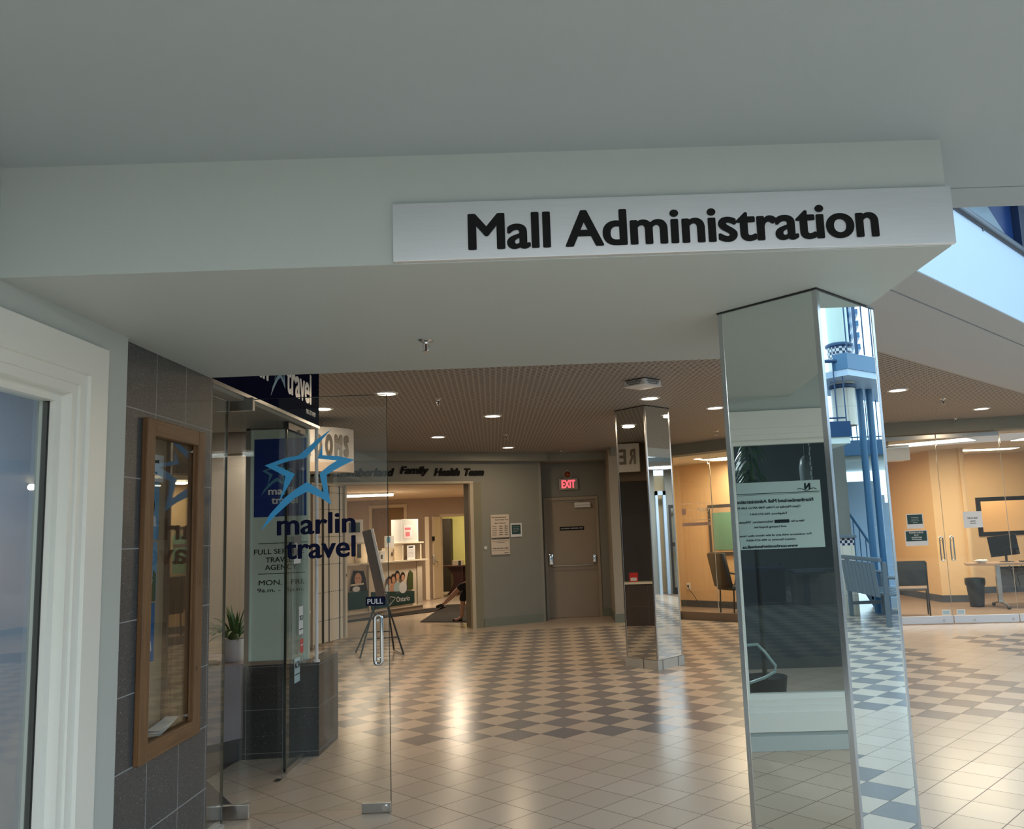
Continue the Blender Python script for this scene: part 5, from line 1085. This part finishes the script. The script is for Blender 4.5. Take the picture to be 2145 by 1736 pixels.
# slatted bench, pier, poles
be = thing('slatted_bench', 'slate grey slatted bench in the atrium, seen in the right face of the near column', 'bench', (10.9, 6.98, 0))
for k in range(9): b = MB(); b.box(-.72+.165*k, -.60+.165*k, -.345, -.32, .46, .95, Mx=Matrix.Translation((0, -.02, 0)) @ Matrix.Rotation(math.radians(6), 4, 'X')); b.build('back_slat', 'slate', be)
b = MB(); b.box(-.78, .92, -.40, -.35, .92, .98, .008); b.build('back_rail', 'slate', be)
for k in range(5): b = MB(); b.box(-.78, .92, -.28+.115*k, -.19+.115*k, .43, .455); b.build('seat_slat', 'slate', be)
for xx in (-.74, .88):
    b = MB(); b.box(xx-.03, xx+.03, .20, .26, 0, .66, .006); b.build('leg', 'slate', be); b = MB(); b.box(xx-.03, xx+.03, -.34, -.28, 0, .92, .006); b.build('leg', 'slate', be)
    b = MB(); b.tube([(xx, -.30, .70), (xx, -.05, .68), (xx, .12, .70), (xx, .27, .67)], .025, 8); b.build('armrest', 'slate', be, True); b = MB(); b.box(xx-.02, xx+.02, -.3, .22, .18, .23); b.build('stretcher', 'slate', be)
def chk(name, pu, c1, c2):
    m, nt, bs = _mat(name); N = nt.nodes; L = nt.links; ck = N.new('ShaderNodeTexChecker'); tc = N.new('ShaderNodeTexCoord'); ck.inputs['Scale'].default_value = 1/pu
    ck.inputs[1].default_value = (*c1, 1); ck.inputs[2].default_value = (*c2, 1); mp = N.new('ShaderNodeMapping'); mp.inputs['Location'].default_value = (.013, .017, .011); L.new(tc.outputs['Object'], mp.inputs[0]); L.new(mp.outputs[0], ck.inputs[0]); L.new(ck.outputs[0], bs.inputs['Base Color']); bs.inputs['Roughness'].default_value = .3; return m
M['check'] = chk('blue white checks', .045, lin((200, 200, 200)), lin((30, 40, 70)))
M['whitet'] = tile_material('cream pier tile', 1, .15, .3, 0, 0, lin((205, 200, 186)), lin((214, 208, 194)), lin((150, 144, 136)), .005, .3, False)
pr = thing('tiled_pier', 'cream tiled half height pier with a blue checked band behind the atrium bench', 'pier', (12.2, 6.85, 0))
b = MB(); b.box(-.15, .3, -.85, .05, 0, 1.12); b.build('pier_body', 'whitet', pr); b = MB(); b.box(-.152, .302, -.852, .052, 1.12, 1.24); b.build('check_band', 'check', pr); b = MB(); b.box(-.19, .34, -.9, .09, 1.24, 1.29, .01); b.build('pier_cap', 'slate', pr)
tb2 = thing('high_table', 'dark slate high table behind the slatted bench in the atrium', 'table', (11.5, 7.75, 0)); b = MB(); b.box(-.3, .3, -.24, .30, .93, 1.0, .006); b.build('tabletop', 'slate', tb2); b = MB(); b.box(-.2, .2, -.18, .18, 0, .93); b.build('pedestal', mat('dark slate panel', lin((62, 74, 86)), .5), tb2)
for i, (x, y, h_) in enumerate([(12.0, 7.19, 3.86), (12.05, 7.37, 3.86)]):
    b = MB(); b.cyl((x, y, 0), (x, y, h_), .058, n=20); b.cyl((x, y, 0), (x, y, .02), .07, n=20)
    tag(b.build('steel_post', 'blue', smooth=True), 'tall round blue steel post in the atrium, %s of the pair in the column mirror' % ('left' if i == 0 else 'right'), 'post')
b = MB(); b.box(12.6, 12.8, 2.0, 7.0, 0, 2.87); b.box(12.8, 17, 7.0, 7.12, 0, 2.87); struct(b.build('wall_atrium', 'greywall'), 'grey atrium wall under the gallery')
b = MB(); b.box(10.6, 14, 2.0, 6.52, 2.80, 3.04); struct(b.build('trim_gallery', 'deepblue'), 'deep blue gallery edge')
b = MB(); b.box(10.62, 14, 2.0, 6.50, 2.70, 2.80); b.box(13.6, 17, 6.4, 9.6, 2.62, 2.72); struct(b.build('ceiling_gallery', mat('pale gallery soffit', lin((206, 218, 214)), .5)))
b = MB(); b.box(13.4, 17, 6.4, 9.6, 2.72, 3.0); struct(b.build('trim_gallery_far', 'blue'))
def railing(label, x, ya, yb, z, h_=.95, n=12, m='deepblue'):
    t = thing('railing', label, 'railing', (x, ya, z)); L_ = yb-ya
    b = MB(); b.cyl((0, 0, h_), (0, L_, h_), .028); b.build('top_rail', m, t, True); b = MB(); b.cyl((0, 0, .06), (0, L_, .06), .012); b.build('bottom_rail', m, t)
    for k in range(n+1): b = MB(); b.cyl((0, L_*k/n, .0), (0, L_*k/n, h_), .010); b.build('baluster', m, t)
    return t
railing('dark blue gallery railing before the tiled column, in the near column mirror', 10.66, 4.0, 6.48, 3.04, .95, 18)
railing('pale blue far gallery railing behind the two blue posts', 13.45, 6.6, 9.0, 3.0, 1.0, 24, 'blue')
cl2 = thing('round_column', 'white round column with tiled lower shaft and blue rings above the gallery', 'column', (11.3, 6.68, 3.04))
b = MB(); b.cyl((0, 0, 0), (0, 0, 1.15), .19, n=32); b.build('tiled_shaft', 'whitet', cl2, True); b = MB(); b.cyl((0, 0, 1.22), (0, 0, 4.2), .165, n=32); b.build('upper_shaft', mat('pale column paint', lin((200, 216, 206)), .4), cl2, True)
for zz in (.60, 1.28): b = MB(); b.lathe([(.195, zz), (.225, zz+.02), (.225, zz+.05), (.195, zz+.07)], n=32); b.build('ring', 'deepblue', cl2, True)
b = MB(); b.cyl((0, 0, 1.10), (0, 0, 1.28), .192, n=32); b.build('check_ring', 'check', cl2, True)
# blue bridge with railing and stairs beyond
b = MB(); b.box(0, 6, -.25, 0, 0, .25, Mx=Matrix.Translation((10.5, 6.52, 3.84)) @ Matrix.Rotation(math.radians(50), 4, 'Z')); struct(b.build('trim_bridge', 'blue'), 'blue bridge beam across the atrium')
b = MB(); b.box(0, 6, -1.4, 0, -.10, 0, Mx=Matrix.Translation((10.52, 6.52, 3.84)) @ Matrix.Rotation(math.radians(50), 4, 'Z')); struct(b.build('ceiling_bridge', 'fascia'))
rb = thing('railing', 'dark blue bridge railing of thin uprights, top of the right column mirror', 'railing', (10.48, 6.52, 4.09), 50)
b = MB(); b.cyl((0, 0, .95), (6, 0, .95), .03); b.build('top_rail', 'deepblue', rb, True)
for k in range(24): b = MB(); b.cyl((.25*k, 0, 0), (.25*k, 0, .95), .011); b.build('baluster', 'deepblue', rb)
sr = thing('staircase', 'white stepped stair with blue stringer rising in the atrium', 'stairs', (12.8, 7.5, 0))
for k in range(14):
    b = MB(); b.box(.30*k, .30*k+.34, 0, 1.5, .17*k+.12, .17*k+.17); b.build('tread', 'fascia', sr); b = MB(); b.box(.30*k+.0, .30*k+.02, 0, 1.5, .17*k, .17*k+.12); b.build('riser', 'fascia', sr)
b = MB(); b.prism([(0, 0), (.3, 0), (4.5, 2.2), (4.5, 2.5), (0, .2)], -.04, 0, Mx=Matrix.Rotation(math.pi/2, 4, 'X')); b.build('stringer', 'blue', sr)
b = MB(); b.tube([(0, 0, .15), (0, 0, 1.0), (4.3, 0, 3.4)], .025, 8); b.build('hand_rail', 'blue', sr, True)
for k in range(14): b = MB(); b.cyl((.3*k+.1, 0, .17*k+.1), (.3*k+.1, 0, .17*k+1.03), .010); b.build('baluster', 'blue', sr)
# upper blinds panel and slanted glazing beyond the bridge
bp_ = thing('glazing_panel', 'bright blue striped clerestory glazing high in the atrium', 'window', (13.0, 7.6, 4.2), 14)
for k in range(9): b = MB(); b.box(0, 3.2, 0, .05, .22*k, .22*k+.10); b.build('louvre_slat', 'blue', bp_)
for xx in (0, 1.2, 2.4): b = MB(); b.box(xx, xx+.10, -.05, .0, 0, 2.1); b.build('mullion', 'deepblue', bp_)
# far corridor things seen in the far column's right face
b = MB(); b.box(11.5, 11.6, 9.2, 11.2, 0, 2.9); b.box(11.5, 11.6, 11.45, 14, 0, 2.9); b.box(9, 11.6, 9.6, 14, 2.9, 3.0); struct(b.build('wall_corridor_right', 'greywall'))
b = MB(); b.box(11.40, 11.5, 11.20, 11.26, 0, 2.4); b.box(11.40, 11.5, 11.38, 11.45, 0, 2.4); b.box(11.4, 11.5, 11.2, 11.45, 2.3, 2.4); struct(b.build('window_3', 'fascia'), 'tall narrow bright window')
gd3 = thing('framed_glass_door', 'black framed glass door seen in the right face of the far mirror column', 'door', (11.25, 11.47, 0), 90)
for q in ((0, .05, -.02, .02, 0, 2.06), (.85, .90, -.02, .02, 0, 2.06), (.05, .85, -.02, .02, 1.98, 2.06), (.05, .85, -.02, .02, 0, .16)): MB().box(*q).build('door_frame', 'black', gd3)
MB().box(.05, .85, -.004, .004, .16, 1.98).build('pane', 'glass', gd3); MB().box(.05, .30, -.06, -.02, 1.10, 1.19).build('push_bar', 'black', gd3)
b = MB(); b.prism([(.30, .95), (.38, .95), (.40, 1.2), (.46, 1.3), (.42, 1.5), (.38, 1.62), (.32, 1.62), (.28, 1.45), (.24, 1.3), (.30, 1.2)], 0, .002); b.build('figure_decal', 'whiteprint', gd3, Mx=fr((0, -.006, 0), 0))
# upper level seen over the white fascia
tr = thing('blue_roof_truss', 'deep blue riveted steel truss beam above the white fascia at the right edge', 'truss', (4.6, 8.0, 3.30))
b = MB(); b.box(-.45, 3.2, 0, .08, 0, 2.6); b.build('web', mat('blue truss web', lin((16, 50, 100)), .3), tr)
b = MB(); b.box(.10, .16, -.14, 0, 0, 2.6); b.box(.16, 3.2, -.02, 0, 0, 2.6); b.build('stiffener', mat('midnight blue steel', lin((6, 20, 44)), .3), tr)
b = MB(); b.box(-.45, 3.2, -.20, 0, 1.42, 1.52, Mx=Matrix.Rotation(math.radians(0), 4, 'Y')); b.build('flange', 'deepblue', tr)
for xx in (.22, .42):
    for zz in (1.12, .84, .56): b = MB(); b.cyl((xx, -.04, zz), (xx, -.02, zz), .018, n=10); b.build('rivet', 'whiteprint', tr)
b = MB(); b.prism([(-.45, .6), (-.12, .6), (.02, .88), (.0, 1.02), (-.14, 1.30), (-.45, 1.30)], 0, .02); b.build('stone_panel', mat('pale mottled panel', lin((120, 134, 142)), .6, var=.3, vscale=5), tr, Mx=fr((0, -.005, 0), 0))
for p0, p1 in (((.10, -.25, 1.32), (.75, -.25, .86)), ((.19, -.28, 1.4), (.28, -.28, .70))): b = MB(); b.cyl(p0, p1, .006); b.build('stay_cable', 'white', tr)
b = MB(); b.box(13.0, 13.2, -3.2, 2.0, 0, 4.6); b.box(13.0, 13.2, -9.2, -3.2, 0, 4.2); struct(b.build('wall_sky_block_far', mat('dark sky blocking wall', lin((92, 96, 98)), .7)), 'added far wall beyond the kiosk, blocking the bright sky')  # unseen wall added to keep bright sky out of the reflections
b = MB(); b.box(-7, 9, 4.6, 16, 3.35, 3.5); b.bm.clear(); b.prism([(-7, 5), (.95, 3.5), (9.2, 11.75), (9.2, 18), (-7, 18)], 3.2, 3.3); struct(b.build('floor_upper', 'ceilpaint'), 'upper floor slab')
